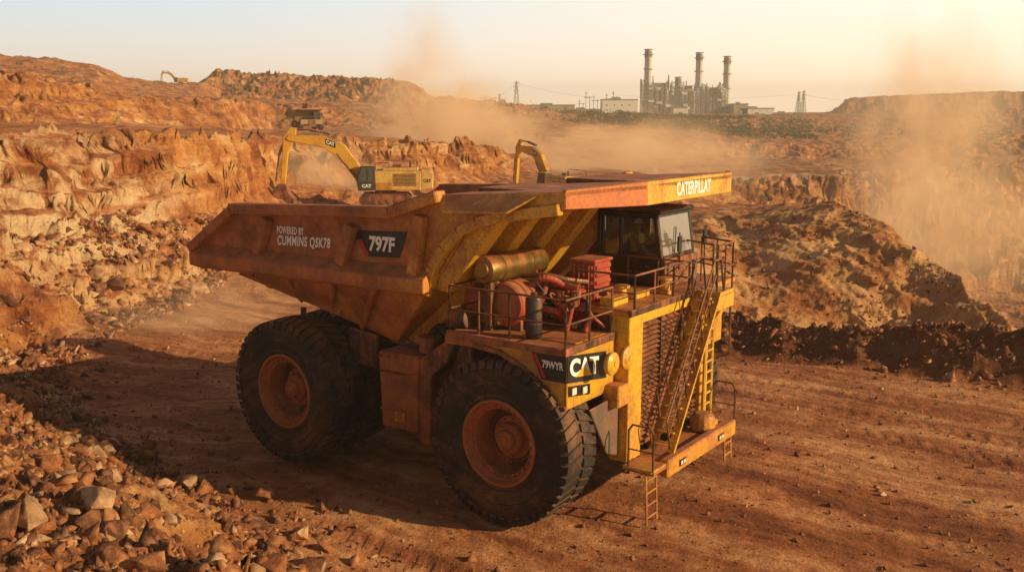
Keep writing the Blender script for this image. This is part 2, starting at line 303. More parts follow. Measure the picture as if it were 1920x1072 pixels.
fr_=g.math('MULTIPLY_ADD',g.n('ShaderNodeSeparateColor',{0:vo.outputs['Color']}).outputs[0],.55,g.math('MULTIPLY_ADD',g.n('ShaderNodeSeparateColor',{0:vo2.outputs['Color']}).outputs[0],.25,g.math('MULTIPLY',vo.outputs['Distance'],-.6)))
b0=g.n('ShaderNodeBump',{'Strength':g.math('MULTIPLY',steep,.7),'Distance':.5,'Height':fr_})
b1=g.n('ShaderNodeBump',{'Strength':g.math('MULTIPLY_ADD',steep,.5,.45),'Distance':.4,'Height':n2,'Normal':b0.outputs[0]}); b2=g.n('ShaderNodeBump',{'Strength':.8,'Distance':.1,'Height':n3,'Normal':b1.outputs[0]})
nt.links.new(b2.outputs[0],b.inputs['Normal'])
me=fastmesh('ground',co,q,4); me.materials.append(mTer); me.polygons.foreach_set('use_smooth',np.ones(len(q),dtype=bool))
gr=bpy.data.objects.new('ground',me); C.objects.link(gr); tag(gr,'orange quarry ground with haul road, benches and pit walls','ground',kind='structure')
# ---------------------------------------------------------------- rocks
mRk=[]
for i,(c0,c1) in enumerate([((.35,.125,.048),(.60,.28,.12)),((.54,.31,.16),(.76,.50,.30)),((.15,.056,.030),(.34,.15,.075))]):
    m,nt,b=mat0('rock_stone_%d'%i); g=G(nt); ge=g.n('ShaderNodeNewGeometry'); tc=ge.outputs['Position']
    nn=g.noise(tc,3.,8,.65); cc=g.ramp(nn,[(.35,tuple(x*.55 for x in c0)),(.5,c0),(.65,c1)])
    up=g.n('ShaderNodeSeparateXYZ',{0:ge.outputs['Normal']}).outputs[2]; cc=g.mix(g.math('MULTIPLY',g.ss(up,.4,1.),g.ss(g.noise(tc,6,4),.4,.65,0,.8)),cc,(.46,.18,.075))
    nt.links.new(cc,b.inputs['Base Color']); b.inputs['Roughness'].default_value=.85; b.inputs['Specular IOR Level'].default_value=.3
    bp=g.n('ShaderNodeBump',{'Strength':.9,'Distance':.06,'Height':g.noise(tc,10,8,.7)}); nt.links.new(bp.outputs[0],b.inputs['Normal']); mRk.append(m)
def rockgeo(npt,seed,cuts):
    r=np.random.default_rng(seed); bm=bmesh.new()
    p=r.normal(size=(npt,3)); p/=np.linalg.norm(p,axis=1)[:,None]; p*=r.uniform(.7,1.15,(npt,1)); p*=np.array([1.25,r.uniform(.7,1.),r.uniform(.45,.8)])
    for c in p: bm.verts.new(c)
    res=bmesh.ops.convex_hull(bm,input=bm.verts); dl=[v for v in bm.verts if not v.link_faces]
    for v in dl: bm.verts.remove(v)
    if cuts:
        bmesh.ops.bevel(bm,geom=list(bm.edges),offset=.02,segments=1,affect='EDGES')
        bmesh.ops.triangulate(bm,faces=bm.faces); bmesh.ops.subdivide_edges(bm,edges=list(bm.edges),cuts=cuts,use_grid_fill=True)
    bmesh.ops.triangulate(bm,faces=bm.faces); bm.verts.ensure_lookup_table(); bm.verts.index_update()
    v=np.array([q.co[:] for q in bm.verts]); f=np.array([[q.index for q in q_.verts] for q_ in bm.faces]); bm.free()
    if cuts: v=v*(1+.09*vn(v[:,0]*2.5+seed,v[:,1]*2.5,v[:,2]*2.5,3)[:,None]+.04*vn(v[:,0]*7+seed,v[:,1]*7,v[:,2]*7,4)[:,None])
    return v,f
RG=[rockgeo(8,i,0) for i in range(12)]; RB=[]
for i in range(14):
    v,f=rockgeo(12,100+i,2); RB.append(fastmesh('rock',v,f,3))
def rots(n):
    qv=rng.normal(size=(n,4)); qv/=np.linalg.norm(qv,axis=1)[:,None]; w,x,y,z=qv.T
    return np.stack([np.stack([1-2*(y*y+z*z),2*(x*y-z*w),2*(x*z+y*w)],-1),np.stack([2*(x*y+z*w),1-2*(x*x+z*z),2*(y*z-x*w)],-1),np.stack([2*(x*z-y*w),2*(y*z+x*w),1-2*(x*x+y*y)],-1)],1)
def scatter(name,x,y,s,label,cat,mats=mRk,sink=-.1):
    z,_=HT(x,y); Rm=rots(len(x)); V=[];Fc=[];MI=[];o=0
    for i in range(len(x)):
        v,f=RG[i%12]; V.append((v*s[i])@Rm[i].T+np.array([x[i],y[i],z[i]+s[i]*sink])); Fc.append(f+o); o+=len(v); MI.append(np.full(len(f),[0,0,2,0,0,2,1][i%7]))
    me=fastmesh(name,np.concatenate(V),np.concatenate(Fc),3)
    for m in mats: me.materials.append(m)
    me.polygons.foreach_set('material_index',np.concatenate(MI).astype(np.int32)); ob=bpy.data.objects.new(name,me); C.objects.link(ob); tag(ob,label,cat,kind='stuff')
def heap_pts(n,lo,hi,cl=.5):
    X=[];Y=[]
    while len(X)<n:
        x=rng.uniform(-26,3,4000); y=rng.uniform(12.5,44,4000); d,s,_=sdist(x,y,heap); ds=d*s
        keep=(ds>lo)&(ds<hi)&(rng.random(4000)<np.where(ds<0,.25*np.exp(ds),1.))&(960+F*x/y>-60)&(fbm2(x/2.2,y/2.2,3,301)>rng.uniform(-cl,cl*.7,4000)); X+=list(x[keep]);Y+=list(y[keep])
    return np.array(X[:n]),np.array(Y[:n])
def wall_pts(n,p0,p1,f0,f1):
    px=rng.uniform(p0,p1,n*3); a=np.interp(px,CX,CYs[:,0]); c=np.interp(px,CX,CYs[:,2]); y=a+(c-a)*rng.uniform(f0,f1,n*3); x=(px-960)/F*y
    k=np.nonzero(fbm2(x/3.,y/3.,3,305)>rng.uniform(-.45,.3,n*3))[0][:n]; return x[k],y[k]
def berm_pts(n,sp):
    t=rng.uniform(0.4,3.3,n); i=np.minimum(t.astype(int),3); f=t-i; p=berm[i]*(1-f)[:,None]+berm[i+1]*f[:,None]; o=rng.normal(size=n)*sp
    return p[:,0]-o*.55,p[:,1]-np.abs(o)*.83+.4
ln=lambda n,m,s,lo,hi:np.clip(m*np.exp(rng.normal(size=n)*s),lo,hi)
hx,hy=heap_pts(17000,-2.5,14); wx,wy=wall_pts(4600,-60,470,-.35,.55); bx_,by_=berm_pts(3200,1.5); rx,ry=wall_pts(1300,1330,1880,.3,1.)
scatter('rubble',np.concatenate([hx,wx,bx_,rx]),np.concatenate([hy,wy,by_,ry]),np.concatenate([ln(len(hx),.055,.75,.02,.32),ln(len(wx),.10,.6,.03,.42),ln(len(bx_),.07,.6,.03,.28),ln(len(rx),.09,.55,.04,.30)]),'broken reddish stones covering the banks, wall foot and berm','rubble')
gx=rng.uniform(-16,22,12000); gy=rng.uniform(14,44,12000)
scatter('gravel',gx,gy,ln(12000,.025,.65,.012,.13),'small loose stones strewn over the haul road','gravel',sink=.1)
def rock(x,y,s,label,group,mi,sq=(1,1,1)):
    me=RB[int(rng.integers(14))]
    if not me.materials: me.materials.append(mRk[0])
    z=float(HT(np.array([float(x)]),np.array([float(y)]))[0][0]); o=bpy.data.objects.new('rock',me); C.objects.link(o)
    o.material_slots[0].link='OBJECT'; o.material_slots[0].material=mRk[mi]
    o.location=(x,y,z+s*.2); o.scale=(s*sq[0],s*sq[1],s*sq[2]); o.rotation_euler=(rng.uniform(-.5,.5),rng.uniform(-.5,.5),rng.uniform(0,6.3)); tag(o,label,'rock',group)
def onheap(px,py):
    d=ray(px,py)
    for i in range(600):
        t=8+i*.09; x,y,z=d[0]*t,d[1]*t,H+d[2]*t
        if z<float(HT(np.array([x]),np.array([y]))[0][0]): break
    return x,y
hero=[(185,950,.50,1,'largest pale flat-topped boulder on the lower left rubble bank'),(60,975,.42,1,'pale tan boulder left of the largest pale boulder on the bank'),(205,985,.26,0,'tan block just below the largest pale boulder'),
(565,1003,.36,1,'pale grey pointed rock at the right end of the rubble bank'),(395,945,.32,0,'brown rock on the bank above the rubble crest, centre of the heap'),(70,880,.50,0,'wide rust coloured boulder at the left photo edge, above the pale ones'),
(15,1010,.40,2,'dark brown boulder cut by the lower left corner of the photo'),(320,985,.32,1,'light orange block low on the bank between the two pale rocks'),(250,535,.5,1,'pale block on the road edge at the foot of the left wall'),
(185,515,.8,1,'big tan boulder resting in the scree under the pale left wall'),(670,1052,.26,0,'orange stone at the far right tip of the rubble bank'),(610,1030,.27,0,'angular stone near the right tip of the rubble bank'),
(150,790,.34,2,'grey block on the upper edge of the left bank beside the road'),(1450,655,.25,0,'reddish stone at the near foot of the right berm, left end'),(1780,712,.25,1,'pale stone lying at the road edge below the right berm')]
for px,py,s,mi,lb in hero:
    x,y=onheap(px,py); rock(x,y,s,lb,None,mi)
hx,hy=heap_pts(165,-1.0,9); wx,wy=wall_pts(70,-20,440,-.3,.5); bx_,by_=berm_pts(50,1.3)
for x,y in zip(hx,hy): rock(x,y,float(ln(1,.20,.45,.12,.44)[0]),'angular brown rock on the rubble bank at lower left','rocks on the lower left rubble bank',int(rng.choice([0,0,0,2,2,1])))
for x,y in zip(wx,wy): rock(x,y,float(ln(1,.36,.4,.2,.8)[0]),'fallen rock in the scree below the left quarry wall','rocks fallen below the left quarry wall',int(rng.choice([0,0,2,1])))
for x,y in zip(bx_,by_): rock(x,y,float(ln(1,.17,.35,.1,.36)[0]),'small rock along the low dark berm right of the truck','rocks along the right berm',int(rng.choice([0,2])))
# ---------------------------------------------------------------- haul truck
T=empty('haul_truck',(TO[0],TO[1],-.02),-TH,'huge yellow mining dump truck coated in red dust on the haul road','truck')
VS=-4.4
WL=(-.75,7.42)
sp=[(-11.2,5.61),(-9.18,6.93),(-3.24,7.16),(-1.8,7.62),(1.62,7.85),(1.62,7.5),(-.02,7.28),(-1.33,6.85),(-2.0,6.0),(-2.25,5.36),(-10.74,5.22)]
m=MB(); m.prism([(u,VS,z) for u,z in sp],(0,.12,0))
m.prism([(-10.74,VS,5.22),(-2.25,VS,5.36),(-4.36,-3.3,3.53),(-10.3,-3.3,4.75)],(0,.1,.06)); m.mirror()
m.prism([(-10.4,-3.3,4.75),(-4.36,-3.3,3.53),(-4.36,3.3,3.53),(-10.4,3.3,4.75)],(0,0,.15))
m.prism([(-4.36,-3.3,3.53),(-2.25,-4.3,5.36),(-2.25,4.3,5.36),(-4.36,3.3,3.53)],(-.12,0,.12))
m.prism([(-2.25,-4.3,5.36),(WL[0],-4.3,WL[1]),(WL[0],4.3,WL[1]),(-2.25,4.3,5.36)],(-.1,0,.14))
body=m.build('dump_body',mYb,T,.02)
for s in(1,-1):
    m=MB(); v=(VS-.14)*s
    m.beam((-9.3,v,6.93),(-3.2,v,7.18),.42,.28).beam((-3.3,v,7.17),(-1.75,v,7.64),.42,.28).beam((-11.2,v,5.66),(-9.15,v,6.95),.42,.26); m.build('top_rail',mYb,body,.03)
    m=MB(); q=[(VS-.0,5.78),(VS-.36,5.52),(VS-.36,5.2),(VS-.02,5.06)]
    A=[(-11.15,a*s,b) for a,b in q]; B=[(-2.15,a*s,b+.1) for a,b in q]; m.hexa([A[0],A[1],A[2],A[3],B[0],B[1],B[2],B[3]]); m.build('lower_rail',mYb,body,.02)
    for (p,pb) in (((503,408),(486,472)),((662,420),(642,492)),((792,402),(778,512))):
        a=L(*p,v=VS-.1);c=L(*pb,v=VS-.1); a=(a[0],(VS-.15)*s,a[2]);c=(c[0],(VS-.15)*s,c[2]); MB().beam(c,a,.30,.28,(0,1,0)).build('side_rib',mYb,body,.03)
    for u0 in(-9.2,-7.4,-5.6,-4.0):   # stiffeners on the sloping belly plate
        f0=(u0+10.74)/8.49; zt=5.22+.14*f0; ub=-10.3+5.94*f0; zb=4.75-1.22*f0
        MB().beam((u0,(VS-.03)*s,zt-.02),(ub,-3.36*s if s>0 else 3.36,zb),.16,.12,(0,1,0)).build('belly_rib',mYb,body,.02)
    m=MB(); g_=[(-2.25,5.4),(-2.12,5.9),(-1.75,6.4),(-1.3,6.82),(-.75,7.08),(-.02,7.26),(1.5,7.5)]
    for a,c in zip(g_,g_[1:]): m.beam((a[0],(VS-.02)*s,a[1]),(c[0],(VS-.02)*s,c[1]),.26,.22,(0,1,0))
    m.build('corner_rail',mY,body,.02)
    m=MB(); m.prism([(-1.9,(VS-.05)*s,7.60),(.9,(VS-.05)*s,7.72),(.35,(VS-.42)*s,7.36),(-1.5,(VS-.42)*s,7.28)],(0,0,.05)); m.build('eave_plate',mY,body)
for v in (-4.05,-2.75,-1.4,0,1.4,2.75,4.1):
    m=MB(); w_=WL[0]; pts=[(-2.25,5.36),(w_,7.38),(w_+1.9,7.62),(w_+1.9,7.5),(w_+.5,7.1),(-1.75,5.3)]
    if abs(v)<3: pts+=[(-3.9,3.45),(-4.3,3.6)]
    MB().prism([(a,v-.24,c) for a,c in pts],(0,.48,0)).build('front_rib',mY,body,.02)
a,c=L(447,513,v=-3.7),L(634,590,v=-3.7); m=MB(); m.prism([a,c,(c[0]+.1,c[1]+.05,c[2]+.14),(a[0]+.15,a[1]+.05,a[2]+.12)],(0,.5,.1)); m.build('deflector_plate',mRd,body)
m=MB(); pl=[(-1.9,VS,7.55),(1.62,VS,7.78),(2.45,-2.25,7.84),(2.45,2.4,7.84),(1.62,4.4,7.78),(-1.9,4.4,7.55)]
m.prism(pl,(0,0,.10)); can=m.build('canopy',mOr,T,.01)
E=[(1.62,VS,7.5,7.92),(2.45,-2.25,7.47,8.02),(2.45,2.45,7.47,8.0),(1.62,4.3,7.5,7.92)]
mats=[mLip,mYc,mLip]
for i in range(3):
    a,c=E[i],E[i+1]; d=Vector((c[0]-a[0],c[1]-a[1],0)).normalized(); nn=Vector((-d.y,d.x,0))*.14
    MB().prism([(a[0],a[1],a[2]),(c[0],c[1],c[2]),(c[0],c[1],c[3]),(a[0],a[1],a[3])],nn).build('canopy_lip',mats[i],can,.015)
MB().box(-1.7,-.3,-3.2,-1.2,7.66,7.76).box(-1.2,.9,0,2.6,7.70,7.84).build('canopy_plate',mFr,can,.02)
text('CATERPILLAT',mWh,can,L(1268,366,u=2.45),L(1332,358,u=2.45),L(1268,340,u=2.45),bold=.03)
VD=VS-.008
m=MB(); m.prism([L(*p,v=VD) for p in((668,430),(764,433),(749,482),(690,479),(668,446))],(0,-.01,0)); dec=m.build('number_plate',mDk,body)
text('797F',mWh,dec,L(692,469,v=VD-.012),L(740,473,v=VD-.012),L(693,440,v=VD-.012),bold=.04)
MB().prism([L(*p,v=VD-.014) for p in((670,447),(677,447),(693,478),(687,478))],(0,-.004,0)).build('red_stripe',mRs,dec)
text('POWERED BY',mWh,body,L(520,436,v=VD),L(570,440,v=VD),L(520,422,v=VD),bold=.03,sp=1.1)
text('CUMMINS QSK78',mWh,body,L(520,461,v=VD),L(619,468,v=VD),L(521,439,v=VD),bold=.032,sp=1.1)
# wheels
def tyre():
    m=MB(); pr=[(.97,-.5),(1.03,-.60),(1.12,-.64),(1.16,-.62),(1.4,-.70),(1.43,-.725),(1.46,-.705),(1.62,-.72),(1.78,-.70),(1.86,-.66),(1.92,-.6),(1.945,-.3),(1.95,0)]
    m.lathe((0,0,0),(0,1,0),pr+[(r,-w) for r,w in pr[-2::-1]],72,False); N_=46
    for k in range(N_):
        for s in(-1,1):
            t0=2*math.pi*(k+(0 if s<0 else .5))/N_; w=2*math.pi/N_
            def P_(t,r,y): return (math.cos(t)*r,y,math.sin(t)*r)
            f=.68
            m.hexa([P_(t0,1.76,s*.72),P_(t0+w*f,1.76,s*.72),P_(t0+w*f,1.93,s*.66),P_(t0,1.93,s*.66),P_(t0,1.79,s*.755),P_(t0+w*f,1.79,s*.755),P_(t0+w*f,1.975,s*.695),P_(t0,1.975,s*.695)])
            sl=.6*w
            m.hexa([P_(t0,1.88,s*.69),P_(t0+w*f,1.88,s*.69),P_(t0+w*f+sl,1.9,s*.06),P_(t0+sl,1.9,s*.06),P_(t0,1.975,s*.70),P_(t0+w*f,1.975,s*.70),P_(t0+w*f+sl,2.0,s*.05),P_(t0+sl,2.0,s*.05)])
    return m
def rimm():
    m=MB(); m.lathe((0,0,0),(0,1,0),[(1.0,-.58),(1.05,-.60),(1.04,-.66),(.98,-.66),(.95,-.60),(.92,-.52),(.88,-.50),(.86,-.46),(.79,-.44),(.76,-.2),(.74,.12)],56,False)
    for k in range(28):
        t=2*math.pi*k/28; m.tube((.83*math.cos(t),-.51,.83*math.sin(t)),(.83*math.cos(t),-.44,.83*math.sin(t)),.024,6)
    return m
def hub():
    m=MB(); m.lathe((0,0,0),(0,1,0),[(0,-.42),(.10,-.42),(.12,-.39),(.2,-.37),(.23,-.33),(.24,-.20),(.36,-.17),(.38,-.13),(.39,.02),(.52,.04),(.54,.1),(0,.12)],32,False)
    for k in range(12):
        t=2*math.pi*k/12; m.tube((.31*math.cos(t),-.22,.31*math.sin(t)),(.31*math.cos(t),-.15,.31*math.sin(t)),.026,6).tube((.16*math.cos(t),-.41,.16*math.sin(t)),(.16*math.cos(t),-.3,.16*math.sin(t)),.018,6).tube((.46*math.cos(t),-.01,.46*math.sin(t)),(.46*math.cos(t),.06,.46*math.sin(t)),.028,6)
    return m
ty=tyre().build('tyre',mTy,None); rm=rimm().build('rim',mRm,None,smooth=True); hb=hub().build('hub',mRm,None,smooth=True)
ds=MB().lathe((0,0,0),(0,1,0),[(.80,.12),(.64,.12),(.62,.06),(.57,.06),(.55,.12),(.0,.13)],40,False).build('brake_disc',mRi,None,smooth=True)
cs=MB().tube((0,.2,0),(0,.6,0),.8,24).build('wheel',mFr,T); first=True
for (u,vv,sd) in [(0,-4.14,1),(-7.35,-4.14,1),(-7.35,-2.65,1),(0,2.6,-1),(-7.35,4.14,-1),(-7.35,2.65,-1)]:
    w=cs if first else cs.copy()
    if not first: C.objects.link(w)
    w.parent=T; w.location=(u,vv,2.0); w.rotation_euler=(0,0,0 if sd>0 else math.pi); w.scale=(1,.85,1)
    for q_ in(ty,rm,hb,ds):
        x=q_ if first else q_.copy()
        if not first: C.objects.link(x)
        x.parent=w
        if q_ is ty: x.rotation_euler=(0,random.random()*6,0)
    first=False
m=MB(); m.box(-9,1.2,-1.5,-.9,1.7,2.9).box(-9,1.2,.9,1.5,1.7,2.9).box(-8.6,-8.2,-1,1,1.9,2.8).box(-.4,.4,-3.3,2.2,1.5,2.4).tube((-7.35,-3,2),(-7.35,3,2),.75,16).box(-5.2,-4.6,-1,1,1.8,2.8).box(-2.2,-1.6,-3.6,3.0,2.3,4.2)
m.tube((-.3,-2.6,2),(-.6,-2.6,4.3),.3,14); m.build('chassis',mFr,T,.03)
for s in(-1,1):
    MB().tube((-3.2,s*1.8,1.7),(-4.6,s*1.9,3.4),.26,14).tube((-4.4,s*1.9,3.1),(-5.2,s*1.9,4.1),.18,14).build('hoist_cylinder',mFr,T,smooth=True)
MB().tube(L(569,575,v=-3.9),L(569,600,v=-3.9),.08,8).build('ejector_bar',mFr,T)
def pbox(pts,v0,dv,name,mt,bev=.03,par=T): return MB().prism([L(*p,v=v0) for p in pts],(0,dv,0)).build(name,mt,par,bev)
tank=pbox([(708,656),(784,668),(784,812),(716,797)],-3.95,1.8,'fuel_tank',mRd,.05)
pbox([(652,612),(704,628),(706,690),(652,676)],-3.6,.15,'mud_plate',mFr)
pbox([(786,672),(850,628),(852,640),(838,680),(808,705),(806,835),(786,828)],-3.9,.5,'fender_brace',mFr)
pbox([(832,628),(914,640),(905,652),(834,642)],-4.55,.9,'fender_step',mRd,.02)
pbox([(740,770),(758,772),(758,790),(740,788)],-3.97,.05,'tank_label',mOr,0,tank)
pbox([(712,690),(783,703),(783,707),(712,694)],-3.98,.05,'tank_strap',mFr,0,tank); pbox([(713,760),(783,774),(783,778),(713,764)],-3.98,.05,'tank_strap',mFr,0,tank)
for k in range(5):
    p=L(715+k*14,664+k*2.1,v=-3.96); MB().tube(p,(p[0],p[1]-.02,p[2]),.03,8).build('tank_bolt',mFr,tank)
MB().tube((-3.1,-3.4,3.5),(-3.1,-3.4,3.9),.3,16).build('tank_cap',mFr,tank,smooth=True)
MB().curve([(-3.4,-3.3,3.6),(-3.0,-3.2,4.1),(-2.4,-3.4,3.9),(-2.0,-3.6,4.3)],.09).build('hydraulic_hose',mHose,T,smooth=True)
MB().curve([(-3.2,-2.9,3.6),(-2.8,-2.8,4.2),(-2.2,-3.0,4.1),(-1.7,-3.3,4.4)],.07).build('hydraulic_hose',mHose,T,smooth=True)
MB().lathe((-2.0,-3.9,4.55),(1,0,.15),[(.18,0),(.26,.03),(.26,.6),(.18,.64)],20).build('accumulator',mFr,T,smooth=True)
# decks
m=MB(); m.box(-1.6,1.72,-4.55,-2.35,4.33,4.42); m.box(-1.6,1.76,-4.6,-4.5,4.3,4.47).box(1.68,1.8,-4.6,-2.4,4.3,4.47)
dk=m.build('right_deck',mFr,T,.01)
MB().box(.1,1.6,-3.9,-2.4,4.424,4.45).build('deck_plate',mOr,dk)
MB().box(.2,2.1,-2.35,2.2,4.84,4.96).box(-1.2,2.1,.8,3.8,4.84,4.965).box(.9,2.1,-2.35,-1.2,4.965,5.0).build('upper_deck',mOr,T,.01)
MB().box(2.1,2.2,-2.4,2.1,4.86,5.02).build('deck_edge',mFr,T,.01)
MB().box(.9,1.5,-.9,-.2,4.97,5.12).box(1.2,1.6,-2.2,-1.5,5.0,5.2).build('deck_hatch',mYc,T,.02)
MB().box(-1.2,1.72,2.2,3.85,4.2,4.83).box(1.6,1.75,2.2,3.8,3.1,4.3).build('left_fender',mY,T,.02)
f=[(835,642),(890,648),(940,662),(985,692),(1015,727),(1038,765),(1062,768),(1062,660),(835,630)]
m=MB(); m.prism([L(*p,v=-4.5) for p in f],(0,.08,0))
a_=[L(*p,v=-4.5) for p in f[:7]]
for p,q_ in zip(a_,a_[1:]): m.hexa([(p[0],-4.42,p[2]),(q_[0],-4.42,q_[2]),(q_[0],-2.5,q_[2]),(p[0],-2.5,p[2]),(p[0],-4.42,p[2]+.07),(q_[0],-4.42,q_[2]+.07),(q_[0],-2.5,q_[2]+.07),(p[0],-2.5,p[2]+.07)])
m.box(1.68,1.77,-4.5,-2.4,3.1,4.3); fen=m.build('right_fender',mY,T,.015)
m=MB()
for p,q_ in zip(a_[1:],a_[2:]): m.beam((p[0],-4.54,p[2]+.05),(q_[0],-4.54,q_[2]+.05),.10,.10,(0,1,0))
m.build('arch_trim',mFr,fen)
pl_=MB().prism([L(*p,v=-4.51) for p in((997,656),(1061,666),(1061,717),(1016,709))],(0,-.012,0)).build('side_plate',mDk,fen)
text('79WYR',mWh,pl_,L(1017,687,v=-4.524),L(1057,694,v=-4.524),L(1017,672,v=-4.524),bold=.03)
MB().prism([L(*p,v=-4.525) for p in((999,659),(1005,661),(1024,708),(1018,707))],(0,-.004,0)).build('red_stripe',mRs,pl_)
pf=MB().prism([L(*p,u=1.78) for p in((1064,666),(1136,656),(1136,706),(1064,717))],(.012,0,0)).build('front_plate',mDk,fen)
text('CAT',mWh,pf,L(1068,706,u=1.795),L(1122,698,u=1.795),L(1068,671,u=1.795),bold=.045)
MB().prism([L(*p,u=1.812) for p in((1080,705),(1111,700),(1095,684))],(.004,0,0)).build('triangle_mark',mYl,pf)
MB().prism([L(*p,u=1.78) for p in((1066,723),(1105,717),(1105,736),(1066,742))],(.02,0,0)).build('lamp_housing',mBk,fen)
for p in((1075,732),(1095,729)):
    c=L(*p,u=1.80); MB().box(1.80,1.84,c[1]-.09,c[1]+.09,c[2]-.08,c[2]+.08).build('headlight',mLt,fen,.01)
for p in((1154,681),(1181,670)):
    c=L(*p,u=2.40); MB().lathe(c,(1,0,0),[(0,.02),(.06,.02),(.07,0),(.16,0),(.18,-.02),(.235,-.03),(.26,-.05),(.27,-.09),(.25,-.11),(.25,-.16),(0,-.16)],28,False).build('air_canister',mYc,T,smooth=True)
c=L(1160,735,u=2.0); MB().box(1.7,2.15,c[1]-.26,c[1]+.35,c[2]-.3,c[2]+.22).build('canister_bracket',mY,T,.03)
MB().prism([L(*p,u=1.9) for p in((1106,768),(1165,735),(1176,830),(1160,853),(1138,849))],(-.05,0,0)).build('mud_flap',paint('grey_flap',(.15,.12,.09),.32),T,.02)
# radiator
m=MB(); m.box(1.2,1.95,-2.3,2.0,1.4,4.84); rad=m.build('radiator',mFr,T,.02)
for (v0,v1) in((-2.38,-1.72),(1.62,2.05)): MB().box(1.6,2.14,v0,v1,1.3,4.86).build('radiator_post',mYc,rad,.02)
MB().box(1.6,2.12,-1.72,1.62,4.6,4.84).build('radiator_header',mYc,rad,.02)
m=MB(); rr=random.Random(3)
for k in range(25):
    z=1.5+k*.123
    for j in range(3):
        e=rr.uniform(-.012,.012); y0=-1.70+j*1.105; m.hexa([(1.96,y0,z),(2.03+e,y0,z-.05),(2.03-e,y0+1.07,z-.05),(1.96,y0+1.07,z),(1.96,y0,z+.035),(2.05+e,y0,z-.01),(2.05-e,y0+1.07,z-.01),(1.96,y0+1.07,z+.035)])
for j in(-.62,.49): m.box(1.96,2.06,j,j+.03,1.4,4.6)
m.build('grille',paint('grille_paint',(.045,.026,.013),.34),rad)
# bumper
m=MB(); m.box(2.15,3.0,-2.65,2.0,1.22,1.3); bum=m.build('bumper_platform',mRd,T,.02)
MB().box(2.8,3.05,-2.0,2.0,.98,1.42).box(2.2,2.8,-2.0,-1.6,1.0,1.25).build('bumper_beam',mOr,bum,.04)
MB().box(2.2,3.0,-2.75,-2.0,1.3,1.36).build('step_plate',mYc,bum,.02)
for v_ in(-1.25,1.0):
    q_=MB().box(3.05,3.07,v_-.17,v_+.17,1.12,1.28).build('lamp_recess',mBk,bum); MB().box(3.072,3.085,v_-.13,v_-.02,1.155,1.245).build('headlight',mLt,q_); MB().box(3.072,3.085,v_+.02,v_+.13,1.155,1.245).build('headlight',mLt,q_)
MB().lathe((2.55,.95,1.3),(0,0,1),[(.3,0),(.34,.1),(.31,.40),(.2,.48),(0,.48)],14).box(2.3,2.8,.7,1.4,1.3,1.55).build('tow_box',mOr,bum,.04)
def ladder(name,a,c,wd,n,mt,par,r=.03):
    a,c=Vector(a),Vector(c);wd=Vector(wd);m=MB(); m.path([a,c],r).path([a+wd,c+wd],r)
    for k in range(n): p=a.lerp(c,(k+.5)/n); m.tube(p,p+wd,r*.8,6)
    return m.build(name,mt,par)
ladder('hanging_ladder',(2.85,-2.75,1.25),(2.95,-2.85,.1),(0,.50,0),4,mOr,T,.028); ladder('hanging_ladder',(2.9,1.55,1.25),(2.95,1.55,.35),(0,.42,0),3,mOr,T)
ladder('vertical_ladder',(2.35,1.40,1.4),(2.35,1.40,4.9),(0,.45,0),12,mYc,T,.045)
m=MB(); A=Vector((2.3,-1.4,1.4));B=Vector((2.3,1.05,5.0)); W_=Vector((.5,0,0))
st=MB().beam(A,B,.06,.20,(1,0,0)).beam(A+W_,B+W_,.06,.20,(1,0,0)).build('stairway',mYc,T,.01)
for k in range(13):
    p=A.lerp(B,(k+.6)/13.4); MB().box(2.33,2.77,p.y-.11,p.y+.11,p.z-.02,p.z+.02).build('stair_tread',mYc,st)
for o_ in (Vector((0,0,0)),W_):
    a=A+o_;c=B+o_;h=Vector((0,-.25,.85)); m=MB(); pts=[a+h*.15,a+h,c+h,c+h*.9+Vector((0,.35,.1)),c+Vector((0,.35,0))]; m.path(pts,.026)
    for t in(.17,.33,.5,.67,.83): p=a.lerp(c,t); m.tube(p,p+h,.022,6)
    m.path([a+h*.55,c+h*.55],.02); m.build('stair_handrail',mRl,st)
def rail(pts,z0,h,name='handrail',every=1.1,mt=mRl):
    m=MB(); P0=[Vector(p) for p in pts]
    m.path([(p.x,p.y,z0+h) for p in P0],.028); m.path([(p.x,p.y,z0+h*.5) for p in P0],.022)
    for a,c in zip(P0,P0[1:]):
        n=max(1,round((c-a).length/every))
        for k in range(n+1): p=a.lerp(c,k/n); m.tube((p.x,p.y,z0-.1),(p.x,p.y,z0+h),.026,6)
    return m.build(name,mt,T)
rail([(-1.55,-3.3),(-1.55,-4.5),(.2,-4.5),(1.72,-4.5),(1.72,-2.5)],4.42,1.12)
rail([(.6,-2.2),(2.15,-2.2),(2.15,-.2),(2.15,.9)],4.96,.85)
rail([(.3,.8),(2.1,.8)],4.96,.8); rail([(2.75,1.1),(2.75,2.05),(1.6,2.6)],5.0,1.2,every=.55); rail([(2.15,2.15),(-.9,3.75)],4.96,1.1)
MB().path([(2.72,2.05,4.9),(2.75,2.08,3.2),(2.35,2.08,3.0)],.03).build('hand_bar',mRl,T)
MB().box(2.2,2.78,1.05,2.1,4.86,4.97).box(2.7,2.8,1.05,2.1,4.5,4.86).beam((2.7,2.0,4.9),(2.2,2.0,3.9),.08,.1).build('stair_landing',mYc,T,.01)
for (v_,z0) in((-2.7,1.3),(1.97,1.3)):
    MB().path([(3.0,v_,z0),(3.0,v_,z0+.95),(2.9,v_,z0+1.1),(2.45,v_,z0+1.1),(2.35,v_,z0+.95),(2.35,v_,z0)],.026).path([(3,v_,z0+.5),(2.35,v_,z0+.5)],.02).build('grab_rail',mRl,bum)
